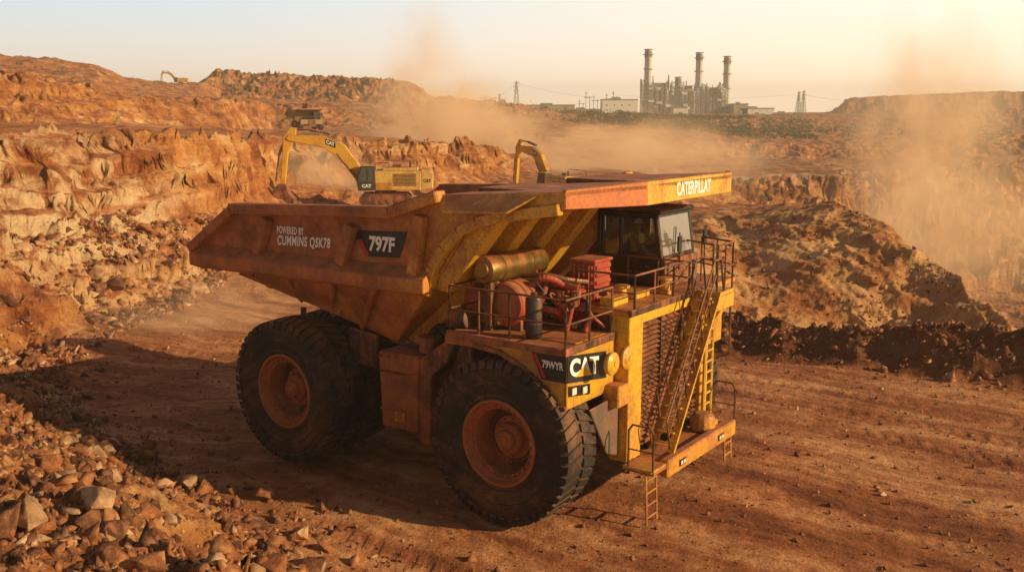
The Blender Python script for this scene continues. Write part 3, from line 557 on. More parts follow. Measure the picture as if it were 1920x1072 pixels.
for p,z0 in(((1.3,-1.3),4.96),((1.65,.35),4.96)): MB().lathe((p[0],p[1],z0),(0,0,1),[(.16,0),(.16,.08),(.12,.1),(.12,.35),(.2,.37),(.2,.42),(0,.44)],16).build('deck_bollard',mYc,T,smooth=True)
# engine
en=MB().box(-1.5,1.0,-2.3,-.6,3.6,4.85).box(-.9,.6,-2.0,-.9,4.85,5.25).tube((-1.2,-1.5,4.5),(1.1,-1.5,4.5),.45,14).build('engine',mEn,T,.04)
for k in range(6):
    u=-.85+k*.27; MB().box(u,u+.22,-2.38,-2.0,4.88,5.30).box(u+.03,u+.19,-2.34,-2.03,5.30,5.40).tube((u+.11,-2.2,5.4),(u+.11,-2.2,5.5),.05,8).tube((u+.05,-2.42,5.05),(u+.05,-2.37,5.05),.05,8).build('cylinder_head',mEn,en,.02)
def pipe(pts,r,mt=mEn,name='pipe'): return MB().curve(pts,r,10,5).build(name,mt,en,smooth=True)
pipe([(-.9,-2.5,5.42),(0,-2.52,5.45),(.75,-2.5,5.42)],.09); pipe([(-.9,-2.2,5.2),(-1.0,-2.8,5.45),(-.85,-3.3,5.35),(-.8,-3.5,5.1)],.14); pipe([(.3,-2.5,4.6),(.5,-3.0,4.9),(-.1,-3.3,5.0),(-.3,-3.5,4.9)],.08)
pipe([(.7,-2.3,5.3),(.85,-2.8,5.15),(.8,-3.0,4.5)],.06); pipe([(-.7,-2.7,5.6),(.0,-2.75,5.7),(.5,-2.5,5.6),(.7,-2.0,5.5)],.06,mPipe); pipe([(-1.1,-3.2,4.6),(-.6,-2.7,4.75),(.2,-2.65,4.7),(.9,-2.6,4.55)],.07,mPipe)
pipe([(-.2,-3.0,5.5),(.1,-2.9,5.65),(.35,-2.6,5.5),(.4,-2.3,5.2)],.09); pipe([(-.1,-3.1,4.6),(.1,-3.0,5.2),(.0,-2.7,5.5)],.07); pipe([(.9,-2.3,4.7),(1.2,-2.6,4.8),(1.2,-2.8,4.5)],.07)
rr=random.Random(11)
for k in range(24):
    a=Vector((rr.uniform(-1,1.0),rr.uniform(-2.8,-2.2),rr.uniform(4.6,5.5))); b_=a+Vector((rr.uniform(-.5,.5),rr.uniform(-.5,.0),rr.uniform(-.3,.35))); c_=b_+Vector((rr.uniform(-.3,.3),rr.uniform(-.1,.3),-rr.uniform(.2,.5))); pipe([a,(a+b_)/2+Vector((0,-.1,.12)),b_,c_],rr.uniform(.02,.04),mHose if k%2 else mEn,'hose')
for k in range(22):
    a=(rr.uniform(-1,1.2),rr.uniform(-2.95,-2.4),rr.uniform(4.5,5.4)); s_=rr.uniform(.05,.12); MB().box(a[0]-s_,a[0]+s_,a[1]-s_,a[1]+s_*.6,a[2]-s_,a[2]+s_).tube((a[0],a[1]-s_-.04,a[2]),(a[0],a[1]-s_,a[2]),s_*.5,8).build('engine_fitting',[mEn,mFr,mPipe][k%3],en,.015)
MB().lathe((-.25,-2.55,5.0),(0,-1,0),[(.10,0),(.22,.05),(.26,.15),(.22,.27),(.12,.32),(.10,.45),(0,.45)],20,False).build('turbocharger',mPipe,en,smooth=True)
MB().lathe((.45,-2.55,4.85),(0,-1,0),[(.10,0),(.2,.05),(.22,.15),(.18,.25),(.10,.3),(0,.3)],20,False).build('turbocharger',mEn,en,smooth=True)
m=MB().box(.2,.85,-1.85,-1.1,4.9,5.98).box(.14,.2,-1.8,-1.15,5.0,5.9)
for k in range(5): m.box(.85,.9,-1.82,-1.13,5.02+k*.19,5.12+k*.19).box(.24,.8,-1.90,-1.85,5.02+k*.19,5.12+k*.19)
for k in range(4): m.box(.28+k*.14,.32+k*.14,-1.94,-1.9,4.98,5.92)
m.box(.15,.9,-1.92,-1.05,5.94,6.02); m.build('aftercooler',mEn,en,.02)
def drum(c,ax,r,l,mt,name):
    return MB().lathe(c,ax,[(0,-.05),(r*.3,-.045),(r*.7,-.02),(r*.92,.02),(r,.08),(r,l*.3),(r*1.04,l*.31),(r*1.04,l*.35),(r,l*.36),(r,l-.06),(r*.9,l),(0,l)],36,False).build(name,mt,T,smooth=True)
c=L(944,570,v=-3.65); tk=drum((c[0],-3.65,c[2]),(0,1,0),.54,.9,mPk,'air_tank'); MB().tube((c[0]-.28,-3.7,c[2]+.1),(c[0]-.28,-3.62,c[2]+.1),.06,12).build('tank_port',mEn,tk)
MB().box(c[0]-.4,c[0]+.4,-3.5,-3.4,4.42,c[2]-.3).box(c[0]-.4,c[0]+.4,-3.0,-2.9,4.42,c[2]-.3).build('tank_cradle',mFr,tk)
c=L(889,562,v=-3.3); drum((c[0],-3.3,c[2]),(0,1,0),.36,.8,mPk,'air_tank')
c=L(1001,620,v=-3.9); of=drum((c[0],c[1],4.45),(0,0,1),.2,.95,mGn,'oil_filter'); MB().tube((c[0],c[1],5.35),(c[0],c[1],5.5),.08,10).build('filter_neck',mFr,of)
c0=Vector(L(903,505,u=-.9));c1=Vector(L(1013,485,u=-.9)); ln_=(c1-c0).length
mAc=paint('cleaner_paint',(.26,.17,.04),.28,.22,.6)
ac=MB().lathe(c0,c1-c0,[(0,-.02),(.18,-.02),(.2,.02),(.31,.04),(.34,.1),(.34,.5),(.36,.52),(.36,.6),(.34,.62),(.34,ln_*.7),(.36,ln_*.71),(.36,ln_*.75),(.34,ln_*.76),(.34,ln_-.1),(.28,ln_),(0,ln_)],36,False).build('air_cleaner',mAc,T,smooth=True)
MB().curve([c0+Vector((0,.5,-.2)),c0+Vector((.1,.5,-.8)),c0+Vector((.2,.4,-1.3))],.12,10).build('intake_duct',mFr,ac,smooth=True)
MB().curve([c1+Vector((0,-.3,-.2)),c1+Vector((.25,-.5,-.6)),c1+Vector((.6,-.3,-.9))],.15,10).build('intake_duct',mFr,ac,smooth=True)
for v_ in(-3.8,-2.0): MB().box(-1.0,-.8,v_-.08,v_+.08,4.4,5.6).build('bracket',mFr,ac)
# cab
c0,c1,d0,d1=-.8,1.2,1.0,3.0
m=MB().box(c0,c1,d0,d1,4.97,5.74); m.box(c0,c0+.12,d0,d1,5.74,6.9).box(c0,c1-.3,d1-.06,d1,5.74,6.1).box(c0,c0+.6,d1-.06,d1,6.1,6.9).box(c0+.12,c0+.22,d0,d0+.12,5.74,6.9)
for (x0,y0,w_) in((c1-.14,d0,.14),(c1-.14,d1-.14,.14),(-.12,d0,.10)): t_=.18*(x0>1); m.hexa([(x0,y0,5.74),(x0+w_,y0,5.74),(x0+w_,y0+w_,5.74),(x0,y0+w_,5.74),(x0-t_,y0,6.9),(x0+w_-t_,y0,6.9),(x0+w_-t_,y0+w_,6.9),(x0-t_,y0+w_,6.9)])
m.box(c0,c1-.14,d0,d0+.1,6.78,6.9)
cab=m.build('cab',mBk,T,.02)
MB().box(c0-.05,c1-.06,d0-.04,d1+.04,6.9,7.02).box(c0+.2,c0+.9,d0+.3,d1-.3,7.02,7.12).build('cab_roof',mBk,cab,.04)
ws=MB().hexa([(c1-.04,d0+.14,5.76),(c1-.02,d0+.14,5.76),(c1-.02,d1-.14,5.76),(c1-.04,d1-.14,5.76),(c1-.21,d0+.14,6.88),(c1-.19,d0+.14,6.88),(c1-.19,d1-.14,6.88),(c1-.21,d1-.14,6.88)]).build('windshield',mWs,cab)
MB().beam((c1-.01,d0+.1,5.77),(c1-.01,d1-.1,5.77),.05,.06).build('window_frame',mBk,cab); MB().beam((c1-.18,d0+.1,6.86),(c1-.18,d1-.1,6.86),.05,.08).build('window_frame',mBk,cab)
MB().box(c0+.24,-.13,d0+.03,d0+.05,5.76,6.77).build('side_window',mGl,cab); MB().prism([(.0,d0+.03,5.76),(c1-.16,d0+.03,5.76),(c1-.30,d0+.03,6.77),(.0,d0+.03,6.77)],(0,.02,0)).build('side_window',mGl,cab)
MB().box(c0+.62,c1-.35,d1-.04,d1-.02,6.1,6.85).build('side_window',mGl,cab)
m=MB().box(c1,c1+.1,d0,d1,4.97,5.70)
for k in range(5): m.box(c1+.1,c1+.13,d0+.15,d1-.15,5.05+k*.12,5.11+k*.12)
m.build('cab_front_panel',paint('cab_panel',(.12,.08,.03),.42),cab,.01)
MB().box(.2,1.0,d0-.03,d0,5.0,5.70).build('door_panel',mBk,cab,.01); MB().tube((.9,d0-.06,5.5),(.75,d0-.06,5.5),.02,6).build('door_handle',mPipe,cab)
MB().tube((1.22,d0+.7,5.75),(1.10,d0+1.0,6.5),.015,6).build('wiper',mDk,cab)
MB().box(-.1,.35,1.55,2.1,5.4,5.55).box(-.24,-.1,1.55,2.1,5.4,6.3).build('seat',plain('seat_cloth',(.10,.09,.09)),cab,.03); MB().lathe((.85,1.85,5.95),(-1,0,.6),[(.2,0),(.22,.02),(.2,.04)],20,False).tube((.95,1.85,5.6),(.85,1.85,5.95),.03,6).build('steering_wheel',mDk,cab)
for (x0,y0) in((1.7,2.55),(1.75,.9)): MB().tube((x0-.3,y0,5.4),(x0,y0,5.6),.02,6).tube((x0,y0,5.5),(x0,y0,6.5),.02,6).box(x0-.03,x0+.03,y0-.09,y0+.09,6.0,6.4).build('mirror',mBk,T,.01)
def person():
    P0=[(0,0,.0,.16),(0,0,.25,.15),(0,0,.48,.17),(0,0,.60,.07),(.02,0,.70,.085),(.03,0,.82,.10),(.05,.2,.50,.075),(.20,.27,.28,.055),(.45,.2,.33,.04),(.53,.17,.36,.035),(.05,-.2,.50,.075),(.20,-.27,.28,.055),(.45,-.2,.33,.04),(.53,-.17,.36,.035),(.4,.12,.02,.10),(.45,.12,-.4,.065),(.58,.12,-.45,.05),(.4,-.12,.02,.10),(.45,-.12,-.4,.065),(.58,-.12,-.45,.05)]
    E_=[(0,1),(1,2),(2,3),(3,4),(4,5),(2,6),(6,7),(7,8),(8,9),(2,10),(10,11),(11,12),(12,13),(0,14),(14,15),(15,16),(0,17),(17,18),(18,19)]
    me=bpy.data.meshes.new('person'); me.from_pydata([p[:3] for p in P0],E_,[]); o=bpy.data.objects.new('person',me); C.objects.link(o)
    o.modifiers.new('s','SKIN')
    for i,p in enumerate(P0): me.skin_vertices[0].data[i].radius=(p[3],p[3])
    me.skin_vertices[0].data[0].use_root=True; o.modifiers.new('d','SUBSURF').levels=1; return o
pr=person(); pr.data.materials.append(plain('overalls',(.40,.20,.11))); pr.location=loc2w(.18,1.5,5.72); pr.rotation_euler=(0,0,-TH); tag(pr,'seated operator in a bright vest behind the truck cab window','person')
MB().lathe((0,0,.08),(0,0,1),[(.19,0),(.2,.2),(.21,.36),(.14,.47),(.08,.5)],16,False).build('safety_vest',plain('hi_vis',(.95,.75,.05)),pr,smooth=True)
MB().lathe((.03,0,.84),(0,0,1),[(.15,0),(.125,.02),(.115,.08),(.07,.13),(0,.15)],16,False).build('hard_hat',mWh,pr,smooth=True)
# ---------------------------------------------------------------- excavators
mXg=plain('cab_window_dark',(.09,.10,.11),.12); mXc=plain('excavator_cab_frame',(.05,.045,.04),.5); mXb=paint('pale_yellow_paint',(.90,.60,.16),.28,.35)
def excavator(loc,rz,sc,label,detail=True):
    E=empty('excavator',loc,rz,label,'excavator','excavators working in the quarry',sc)
    for s in(-1,1):
        o=[]
        for k in range(9): t=math.pi/2+math.pi*k/8; o.append((-2.1+.55*math.cos(t),s*1.1,.55+.55*math.sin(t)))
        for k in range(9): t=-math.pi/2+math.pi*k/8; o.append((2.1+.55*math.cos(t),s*1.1,.55+.55*math.sin(t)))
        m=MB().prism(o,(0,s*.7,0))
        for k in range(17): m.box(-2.3+k*.28,-2.15+k*.28,min(s*1.08,s*1.84),max(s*1.08,s*1.84),1.08,1.15)
        tr=m.build('track',mFr,E)
        if detail:
            for k in range(6): MB().tube((-1.9+k*.76,s*1.78,.45),(-1.9+k*.76,s*1.86,.45),.24,10).build('track_roller',mFr,tr)
    MB().box(-1.3,1.3,-1.1,1.1,.6,1.2).tube((0,0,1.1),(0,0,1.5),1.1,18).build('undercarriage',mFr,E)
    hs=MB().box(-3.7,1.0,-1.7,1.7,1.5,3.5).box(-3.4,.2,-1.6,1.6,3.5,3.8).build('engine_housing',mXb,E,.06)
    if detail:
        m=MB()
        for k in range(9): m.box(-3.2,-.9,1.71,1.75,2.0+k*.14,2.06+k*.14)
        m.build('louvre_panel',mFr,hs); MB().tube((-2.6,.6,3.8),(-2.6,.6,4.4),.1,8).build('exhaust',mFr,hs); MB().box(-1.6,-.8,-.5,.3,3.8,4.05).build('hatch',mFr,hs)
        MB().box(-.8,.9,1.7,1.74,1.6,2.3).build('side_door',mY,hs,.02)
        MB().path([(-.4,1.6,3.8),(-.4,1.6,4.3),(.9,1.6,4.3),(.9,1.6,3.6)],.04).build('handrail',mFr,hs); MB().path([(-3.2,-1.6,3.8),(-3.2,-1.6,4.4),(.6,-1.6,4.4)],.04).build('handrail',mFr,hs)
    MB().prism([(-4.9,-1.65,1.7),(-3.7,-1.65,1.45),(-3.7,-1.65,3.65),(-4.6,-1.65,3.55),(-4.95,-1.65,3.1)],(0,3.3,0)).build('counterweight',mXb,E,.08)
    cb=MB().prism([(1.0,.55,1.5),(2.7,.55,1.5),(2.85,.55,2.5),(2.4,.55,4.0),(1.0,.55,4.0)],(0,1.15,0)).build('cab',mXc,E,.04)
    MB().box(.95,2.45,.5,1.75,3.98,4.08).build('cab_roof',mYc,cb,.02)
    MB().prism([(1.12,1.71,2.35),(1.72,1.71,2.35),(1.72,1.71,3.88),(1.12,1.71,3.88)],(0,.02,0)).build('window',mXg,cb); MB().prism([(1.82,1.71,2.35),(2.70,1.71,2.55),(2.30,1.71,3.88),(1.82,1.71,3.88)],(0,.02,0)).build('window',mXg,cb)
    MB().prism([(2.79,.65,2.3),(2.85,.65,2.5),(2.44,.65,3.85),(2.44,1.6,3.85),(2.85,1.6,2.5),(2.79,1.6,2.3)],(.03,0,0)).build('window',mXg,cb)
    bo=[(1.8,1.8),(2.5,1.7),(4.6,4.6),(6.2,5.8),(9.7,6.45),(10.0,6.8),(9.7,7.1),(6.2,7.0),(4.1,6.1),(1.8,2.8)]
    bm_=MB().prism([(x,-.35,z) for x,z in bo],(0,.62,0)).build('boom',mYc,E,.06)
    MB().prism([(x,-.26,z) for x,z in[(8.9,7.8),(9.5,7.9),(10.3,6.9),(10.7,2.0),(10.3,1.7),(9.8,5.4),(9.1,6.5)]],(0,.44,0)).build('stick',mYc,E,.05)
    MB().prism([(x,-.8,z) for x,z in[(10.8,2.2),(10.1,2.1),(9.9,1.3),(9.3,.6),(9.2,-.1),(9.5,-.1),(10.2,.2),(11.0,.1),(11.5,.8),(11.4,1.6)]],(0,1.6,0)).build('bucket',mFr,E,.04)
    for s in(-.58,.48): MB().tube((1.9,s,1.7),(3.6,s,3.6),.16,10).tube((3.6,s,3.6),(4.9,s,5.2),.09,8).build('boom_cylinder',mFr,E)
    MB().tube((5.6,-.05,7.2),(7.6,-.05,7.6),.15,10).tube((7.6,-.05,7.6),(9.1,-.05,7.7),.08,8).build('stick_cylinder',mFr,E)
    MB().tube((9.9,-.05,7.2),(10.8,-.05,5),.14,10).tube((10.8,-.05,5),(11.2,-.05,2.4),.08,8).build('bucket_cylinder',mFr,E)
    if detail:
        p=MB().prism([(5.0,.272,5.75),(6.0,.272,6.12),(6.0,.272,6.72),(5.0,.272,6.35)],(0,.01,0)).build('boom_plate',mDk,bm_)
        text('CAT',mWh,p,(5.92,.29,6.2),(5.1,.29,5.9),(5.92,.29,6.6),bold=.04)
        text('CAT',mWh,cb,(2.3,1.71,1.8),(1.35,1.71,1.8),(2.3,1.71,2.15),bold=.04)
        text('CAT',mDk,E,(-3.95,1.66,2.3),(-4.7,1.66,2.3),(-3.95,1.66,2.65),bold=.03)
    return E
def gz(x,y): return float(HT(np.array([float(x)]),np.array([float(y)]))[0][0])
x,y,z=W(724,382,95); excavator((x,y,max(gz(x,y),z)),R(184),.94,'large yellow excavator with raised arm digging behind the dump truck body')
x,y,z=W(1050,386,104); excavator((x,y,z),R(121),.87,'yellow excavator half hidden in dust above the truck canopy')
x,y,z=W(338,158,398); excavator((x,y,gz(x,y)-.3),R(176),.72,'tiny excavator on the skyline of the upper left bench',False)
mFt=plain('far_truck_paint',(.34,.20,.09),.8,sc=1)
x,y,z=W(578,250,150); D=empty('haul_truck',(x,y,z+.45),R(-60),'dusty dump truck seen end-on upon the bench above the excavator','truck',None,.56)
MB().prism([(-5,-3.4,3.4),(-5.4,-3.4,5.0),(1.0,-3.4,5.6),(3.2,-3.4,5.8),(3.2,-3.4,5.5),(.6,-3.4,5.1),(-1,-3.4,2.6)],(0,6.8,0)).build('dump_body',mFt,D,.05); MB().box(-4.5,3.2,-1.2,1.2,1.2,2.4).build('chassis',mFr,D); MB().box(2.4,3.3,-3.1,3.1,1.6,2.9).build('front_deck',mFt,D,.05); MB().box(.8,2.6,.8,2.8,2.9,4.8).build('cab',mBk,D,.05)
MB().box(3.3,3.4,-1,1,1.0,2.8).build('radiator',mFr,D)
for u_ in(-3,2):
    for v_ in(-2.8,2.8): MB().lathe((u_,v_-.5,1.3),(0,1,0),[(.6,0),(1.2,0),(1.3,.1),(1.3,.9),(1.2,1),(.6,1)],20).build('wheel',mTy,D)
MB().path([(3.3,-3,2.8),(3.3,-3,3.6),(3.3,3,3.6),(3.3,3,2.8)],.06).build('handrail',mBk,D)
x,y,z=W(1668,246,440); D=empty('bulldozer',(x,y,gz(x,y)),R(170),'tiny yellow bulldozer on the far right bench','bulldozer',None,1.)
for v_ in(-1.4,.8): MB().prism([(-1.8,v_,.2),(1.8,v_,.2),(2.1,v_,.7),(1.8,v_,1.2),(-1.8,v_,1.2),(-2.1,v_,.7)],(0,.6,0)).build('track',mFr,D)
MB().box(-1.5,1.9,-.8,.8,.8,2.1).build('hull',mYc,D,.05); MB().box(-1.3,.3,-.8,.8,2.1,3.4).build('cab',mBk,D,.05); MB().prism([(2.7,-2,.1),(3.0,-2,.1),(2.8,-2,.8),(3.0,-2,1.5),(2.7,-2,1.5)],(0,4,0)).build('blade',mYc,D)
# ---------------------------------------------------------------- power plant (about 800 m away)
PD=800.; k_=PD/F/ray(960,215)[1]
mCo=plain('stack_concrete',(.62,.63,.64),.7,var=.10,sc=.1); mSt=plain('plant_steel',(.28,.27,.26),.6,var=.3,sc=.3); mBl=plain('white_cladding',(.92,.91,.88),.7,var=.05,sc=.2); mBr=plain('brown_cladding',(.44,.36,.27),.8,var=.25,sc=.3)
gp=7.0
def X(px): return (px-960)*k_
def Zp(py): return zz(PD,py)
for i,(px,py,r,lb) in enumerate([(1213,94,7.4,'tallest grey chimney stack, leftmost of the power plant'),(1308,100,7.0,'middle grey chimney stack of the power plant'),(1360,107,7.0,'rightmost tall grey chimney stack of the power plant'),(1270,146,6.4,'short grey stack between the left and middle tall stacks')]):
    E=empty('chimney_stack',(X(px),PD,gp),0,lb,'chimney'); h=Zp(py)-gp; r*=k_
    MB().lathe((0,0,0),(0,0,1),[(r*1.1,0),(r*.92,h*.5),(r*.88,h)],24).build('shaft',mCo,E,smooth=True)
    MB().tube((0,0,h),(0,0,h+.6),r*1.1,20).tube((0,0,h-4),(0,0,h-3.4),r*1.35,20).tube((0,0,h-6),(0,0,h-1),r*.96,20).build('crown_ring',mSt,E)
    for f_ in(.45,.7): MB().tube((0,0,h*f_),(0,0,h*f_+.7),r*1.25,18).build('platform',mSt,E)
    MB().box(-.4,.4,-r*1.1,-r*.9,0,h).build('access_ladder',mSt,E)
for i,(x0,x1,py,lb) in enumerate([(1199,1261,148,'tall cluttered boiler unit at the left stack of the plant'),(1262,1307,154,'boiler unit between short stack and middle stack'),(1313,1361,158,'boiler unit left of the rightmost stack')]):
    xc=X((x0+x1)/2); E=empty('boiler_house',(xc,PD+4,gp),0,lb,'boiler house'); w=(x1-x0)*k_; h=Zp(py)-gp; rr=random.Random(i)
    MB().box(-w*.44,w*.44,-3,8,0,h*.68).build('casing',mBr,E,.2); MB().box(-w*.34,w*.28,-3,6,h*.68,h*.88).build('upper_casing',mSt,E,.2)
    for k in range(7): u_=-w*.45+w*.15*k; hh=h*rr.uniform(.55,.98); MB().lathe((u_,-6,0),(0,0,1),[(1.6,0),(1.6,hh-1),(.6,hh),(.6,hh+1.5)],10).build('vessel',[mCo,mBr,mBl][k%3],E,smooth=True)
    m=MB()
    for k in range(9): u_=-w*.5+w/8*k; m.box(u_-.2,u_+.2,-9,-8.6,0,h*rr.uniform(.6,1.))
    for k in range(8): m.box(-w*.5,w*.5,-9.2,-8.5,h*(.1+.11*k),h*(.1+.11*k)+.4)
    for k in range(8): u_=-w*.5+w/8*k; m.beam((u_,-8.8,h*.1),(u_+w/8,-8.8,h*.32),.25,.25).beam((u_,-8.8,h*.54),(u_+w/8,-8.8,h*.32),.25,.25)
    m.build('steel_frame',mSt,E)
    for k in range(9):
        u_=rr.uniform(-w*.46,w*.46); MB().tube((u_,0,h*.6),(u_,0,h*rr.uniform(.88,1.12)),rr.uniform(.3,.7),8).build('vent_pipe',mCo,E)
    for k in range(5):
        u_=rr.uniform(-w*.45,w*.3); z_=h*rr.uniform(.15,.8); MB().box(u_,u_+rr.uniform(2,5),-9.8,-6,z_,z_+rr.uniform(1,2.5)).build('duct',[mBl,mCo,mYc][k%3],E)
    MB().box(w*.2,w*.48,-6,2,0,h*.4).build('annex',mBl,E)
for (x0,x1,py,lb,mt) in[(1125,1190,188,'large white box building left of the power plant units',mBl),(985,1075,198,'long low pale shed at the left end of the plant',mBr),(1378,1440,204,'white low hall at the right of the plant',mBl),(1440,1482,213,'small flat white shed at the far right of the plant',mBl),(1256,1282,203,'small pale hut in front of the boiler units',mBl),(1060,1122,206,'low tan building beside the large white box',mBr),(1366,1392,196,'tan stepped annex right of the rightmost stack',mBr)]:
    w=(x1-x0)*k_; h=Zp(py)-gp; E=empty('industrial_building',(X((x0+x1)/2),PD-10,gp),0,lb,'building')
    MB().box(-w/2,w/2,-8,8,0,h).build('wall',mt,E); MB().box(-w/2-.4,w/2+.4,-8.4,8.4,h,h+.6).box(-w*.2,w*.05,-2,2,h+.6,h+1.8).build('roof',mSt,E)
    if w<40:
        for k in range(max(2,int(w/6))): u_=-w/2+3+k*6; MB().box(u_,u_+1.2,-8.1,-8,h*.62,h*.7).build('window',mXg,E)
    MB().box(-1.5,1.5,-8.1,-8,0,min(4,h*.45)).build('door',mSt,E)
def pylon(px,py,w,lb,d=PD,base=gp):
    h=zz(d,py)-base; w=w*d/F; E=empty('pylon',((px-960)*d/F,d,base),R(20),lb,'pylon'); m=MB(); n=7; t=.16
    for a in((-1,-1),(1,-1),(1,1),(-1,1)): m.tube((a[0]*w/2,a[1]*w/2,0),(a[0]*w*.06,a[1]*w*.06,h),t,4)
    for k in range(n):
        f0,f1=1-.88*k/n,1-.88*(k+1)/n
        for a,c in(((-1,-1),(1,-1)),((1,-1),(1,1)),((1,1),(-1,1)),((-1,1),(-1,-1))): m.tube((a[0]*w/2*f0,a[1]*w/2*f0,h*k/n),(c[0]*w/2*f1,c[1]*w/2*f1,h*(k+1)/n),t*.7,4).tube((c[0]*w/2*f0,c[1]*w/2*f0,h*k/n),(a[0]*w/2*f1,a[1]*w/2*f1,h*(k+1)/n),t*.7,4)
    m.build('lattice_mast',mSt,E)
    for z_ in(.72,.84,.95): MB().beam((-w*.55,0,h*z_),(w*.55,0,h*z_),.3,.4).build('cross_arm',mSt,E)
pylon(968,152,12,'tall lattice pylon left of the plant buildings'); pylon(937,176,6,'smaller far pylon left of the tall lattice pylon'); pylon(1488,172,9,'left of the paired pylons right of the plant',700); pylon(1497,170,9,'right of the paired pylons right of the plant',700); pylon(1815,204,5,'short pylon on the skyline far right',700,9); pylon(1740,206,5,'short pylon under the far right mesa',700,8)
for i,px in enumerate((1084,1096,1110,1134,1146)):
    E=empty('substation_gantry',(X(px),PD-14,gp),0,'thin grey gantry mast beside the white box building, %s from left'%['first','second','third','fourth','fifth'][i],'gantry','substation gantries'); h=Zp([188,172,180,176,172][i])-gp
    MB().tube((0,0,0),(0,0,h),.25,5).tube((3,0,0),(3,0,h*.8),.25,5).build('mast',mSt,E); MB().box(-1.5,4.5,-.2,.2,h*.72,h*.76).box(-1,1,-.2,.2,h*.9,h*.93).build('cross_arm',mSt,E)
for i,(a,c,s_) in enumerate([((968,156),(1100,182),3),((937,180),(968,158),1),((1150,178),(1490,178),7),((1497,176),(1815,206),7)]):
    pts=[]
    for t in range(13):
        f_=t/12; px=a[0]+(c[0]-a[0])*f_; pz=a[1]+(c[1]-a[1])*f_+s_*4*f_*(1-f_); pts.append(W(px,pz,PD-(100 if i==3 else 0)))
    tag(MB().path(pts,.1,4).build('power_line',mSt),['power line from the tall pylon to the substation','power line between the two left pylons','power line sagging behind the boiler units','power line running from the paired pylons to the far right'][i],'cable')
n=1300; V=[];o=0;A_=[];B_=[]
for i in range(n):
    px=random.choice([random.uniform(1050,1520),random.uniform(1050,1520),random.uniform(1150,1400),random.uniform(900,1900)]); y=random.uniform(430,620); x=(px-960)/F*y
    V.append([x,y,random.uniform(.8,2.6)])
V=np.array(V); hz=HT(V[:,0],V[:,1])[0]
for i in range(n):
    for k in range(26):
        c=np.array([V[i,0],V[i,1],hz[i]+V[i,2]*.4])+rng.normal(size=3)*V[i,2]*np.array([.6,.6,.32]); t=rng.normal(size=(3,3))*.38; A_.append(c+t); B_.append([o,o+1,o+2]); o+=3
me=fastmesh('scrub',np.concatenate(A_),np.array(B_),3); me.materials.append(plain('scrub_leaf',(.075,.07,.025),.9,sc=.3)); so=bpy.data.objects.new('scrub',me); C.objects.link(so); tag(so,'dark low scrub along the plateau edge below the plant','scrub',kind='stuff')
# ---------------------------------------------------------------- dust: scattering with neutral extinction; a little emission stands for multiple scattering inside the cloud
def vshader(g,out,col,dens,an=0.,em=None):
    vs=g.n('ShaderNodeVolumeScatter',{'Color':(*col,1),'Density':dens,'Anisotropy':an}); va=g.n('ShaderNodeVolumeAbsorption',{'Color':(*col,1),'Density':dens})
    o=g.n('ShaderNodeAddShader',{0:vs.outputs[0],1:va.outputs[0]}).outputs[0]
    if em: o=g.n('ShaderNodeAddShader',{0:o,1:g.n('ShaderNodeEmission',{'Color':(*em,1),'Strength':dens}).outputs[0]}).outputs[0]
    g.nt.links.new(o,out.inputs[1])
def volmat(name,dens,col,nsc,thr,an=.0):
    m=bpy.data.materials.new(name); m.use_nodes=True; nt=m.node_tree; nt.nodes.clear(); g=G(nt); out=g.n('ShaderNodeOutputMaterial')
    tc=g.n('ShaderNodeTexCoord').outputs['Object']; r=g.n('ShaderNodeVectorMath',{0:tc},operation='LENGTH').outputs['Value']
    nn=g.noise(tc,nsc,5,.62); f=g.math('MULTIPLY',g.ss(r,1.,.0),g.ss(nn,thr,thr+.3))
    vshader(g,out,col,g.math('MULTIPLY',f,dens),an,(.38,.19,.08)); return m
def cloud(name,c,s,dens,nsc,thr,label):
    bm=bmesh.new(); bmesh.ops.create_icosphere(bm,subdivisions=3,radius=1); me=bpy.data.meshes.new(name); bm.to_mesh(me); bm.free()
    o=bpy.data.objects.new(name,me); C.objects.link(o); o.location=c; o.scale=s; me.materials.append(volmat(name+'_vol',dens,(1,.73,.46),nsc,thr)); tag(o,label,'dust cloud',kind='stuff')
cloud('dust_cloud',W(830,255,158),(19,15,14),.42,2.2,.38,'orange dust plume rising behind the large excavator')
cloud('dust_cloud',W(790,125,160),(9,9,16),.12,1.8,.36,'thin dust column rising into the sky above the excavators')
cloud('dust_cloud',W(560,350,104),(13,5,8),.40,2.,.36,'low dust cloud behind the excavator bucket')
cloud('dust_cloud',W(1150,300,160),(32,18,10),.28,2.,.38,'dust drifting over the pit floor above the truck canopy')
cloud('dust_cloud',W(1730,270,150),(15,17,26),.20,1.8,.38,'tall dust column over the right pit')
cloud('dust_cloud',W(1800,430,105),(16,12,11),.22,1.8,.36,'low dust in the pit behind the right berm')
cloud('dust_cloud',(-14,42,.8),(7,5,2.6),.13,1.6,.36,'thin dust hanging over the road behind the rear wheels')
m=bpy.data.materials.new('haze_vol'); m.use_nodes=True; nt=m.node_tree; nt.nodes.clear(); g=G(nt); out=g.n('ShaderNodeOutputMaterial')
vshader(g,out,(1,.86,.68),.0006)
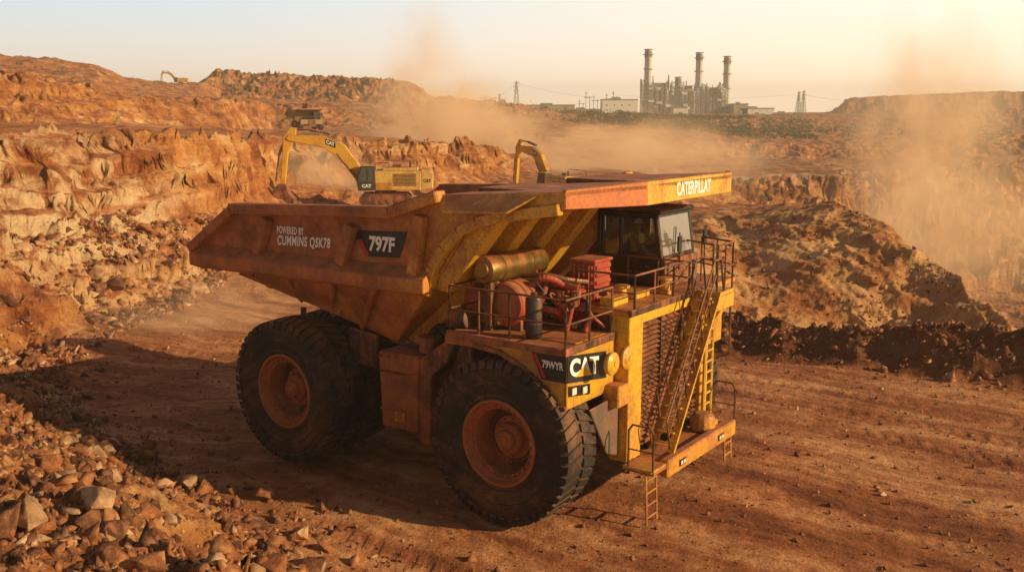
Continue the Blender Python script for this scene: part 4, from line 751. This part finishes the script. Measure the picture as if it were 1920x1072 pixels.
hz_=MB().box(-1400,1400,-80,1300,-60,42).build('haze',m); tag(hz_,'box of warm dusty air added as sky over the quarry','haze',kind='structure')  # hazy-air box added around camera and scene; the world background lies beyond
# ---------------------------------------------------------------- light, sky, camera
EL=R(21.5); s=Vector((SX*math.cos(EL),SY*math.cos(EL),math.sin(EL)))
ld=bpy.data.lights.new('sun','SUN'); ld.energy=5; ld.angle=R(.6); ld.color=(1,.77,.43); lo=bpy.data.objects.new('sun',ld); C.objects.link(lo); lo.rotation_euler=s.to_track_quat('Z','Y').to_euler()
w=bpy.data.worlds.new('World'); S.world=w; w.use_nodes=True; nt=w.node_tree; g=G(nt); bg=nt.nodes['Background']
sk=g.n('ShaderNodeTexSky',sky_type='NISHITA'); sk.sun_disc=False; sk.sun_elevation=EL; sk.sun_rotation=math.atan2(SX,SY); sk.dust_density=3.
tc=g.n('ShaderNodeTexCoord').outputs['Generated']; sxyz=g.n('ShaderNodeSeparateXYZ',{0:tc}); zc=sxyz.outputs[2]
az=g.ss(g.n('ShaderNodeVectorMath',{0:tc,1:(SX,SY,0)},operation='DOT_PRODUCT').outputs['Value'],-.8,.2)
hc=g.mix(az,(1.05,.84,.64),(1.5,1.15,.80)); uc=g.mix(az,(.64,.79,.88),(1.2,1.06,.86)); zn=(.12,.135,.165)
cc=g.mix(g.ss(zc,-.01,.13),hc,uc); cc=g.mix(g.ss(zc,.11,.32),cc,zn)
# the half of the sky behind the camera is dimmed to cut truck-side fill
cc=g.n('ShaderNodeVectorMath',{0:cc,3:g.math('MULTIPLY',g.ss(sxyz.outputs[1],-.5,.55,.46,1.),7.4)},operation='SCALE').outputs[0]
cc=g.mix(.06,cc,sk.outputs[0])
nt.links.new(cc,bg.inputs[0]); bg.inputs[1].default_value=.15
cd=bpy.data.cameras.new('camera'); cd.lens=F/1920*36; cd.sensor_width=36; cd.clip_end=8000; cam=bpy.data.objects.new('camera',cd); C.objects.link(cam); cam.location=(0,0,H); cam.rotation_euler=(R(90)-PIT,0,0); S.camera=cam
S.view_settings.view_transform='Standard'
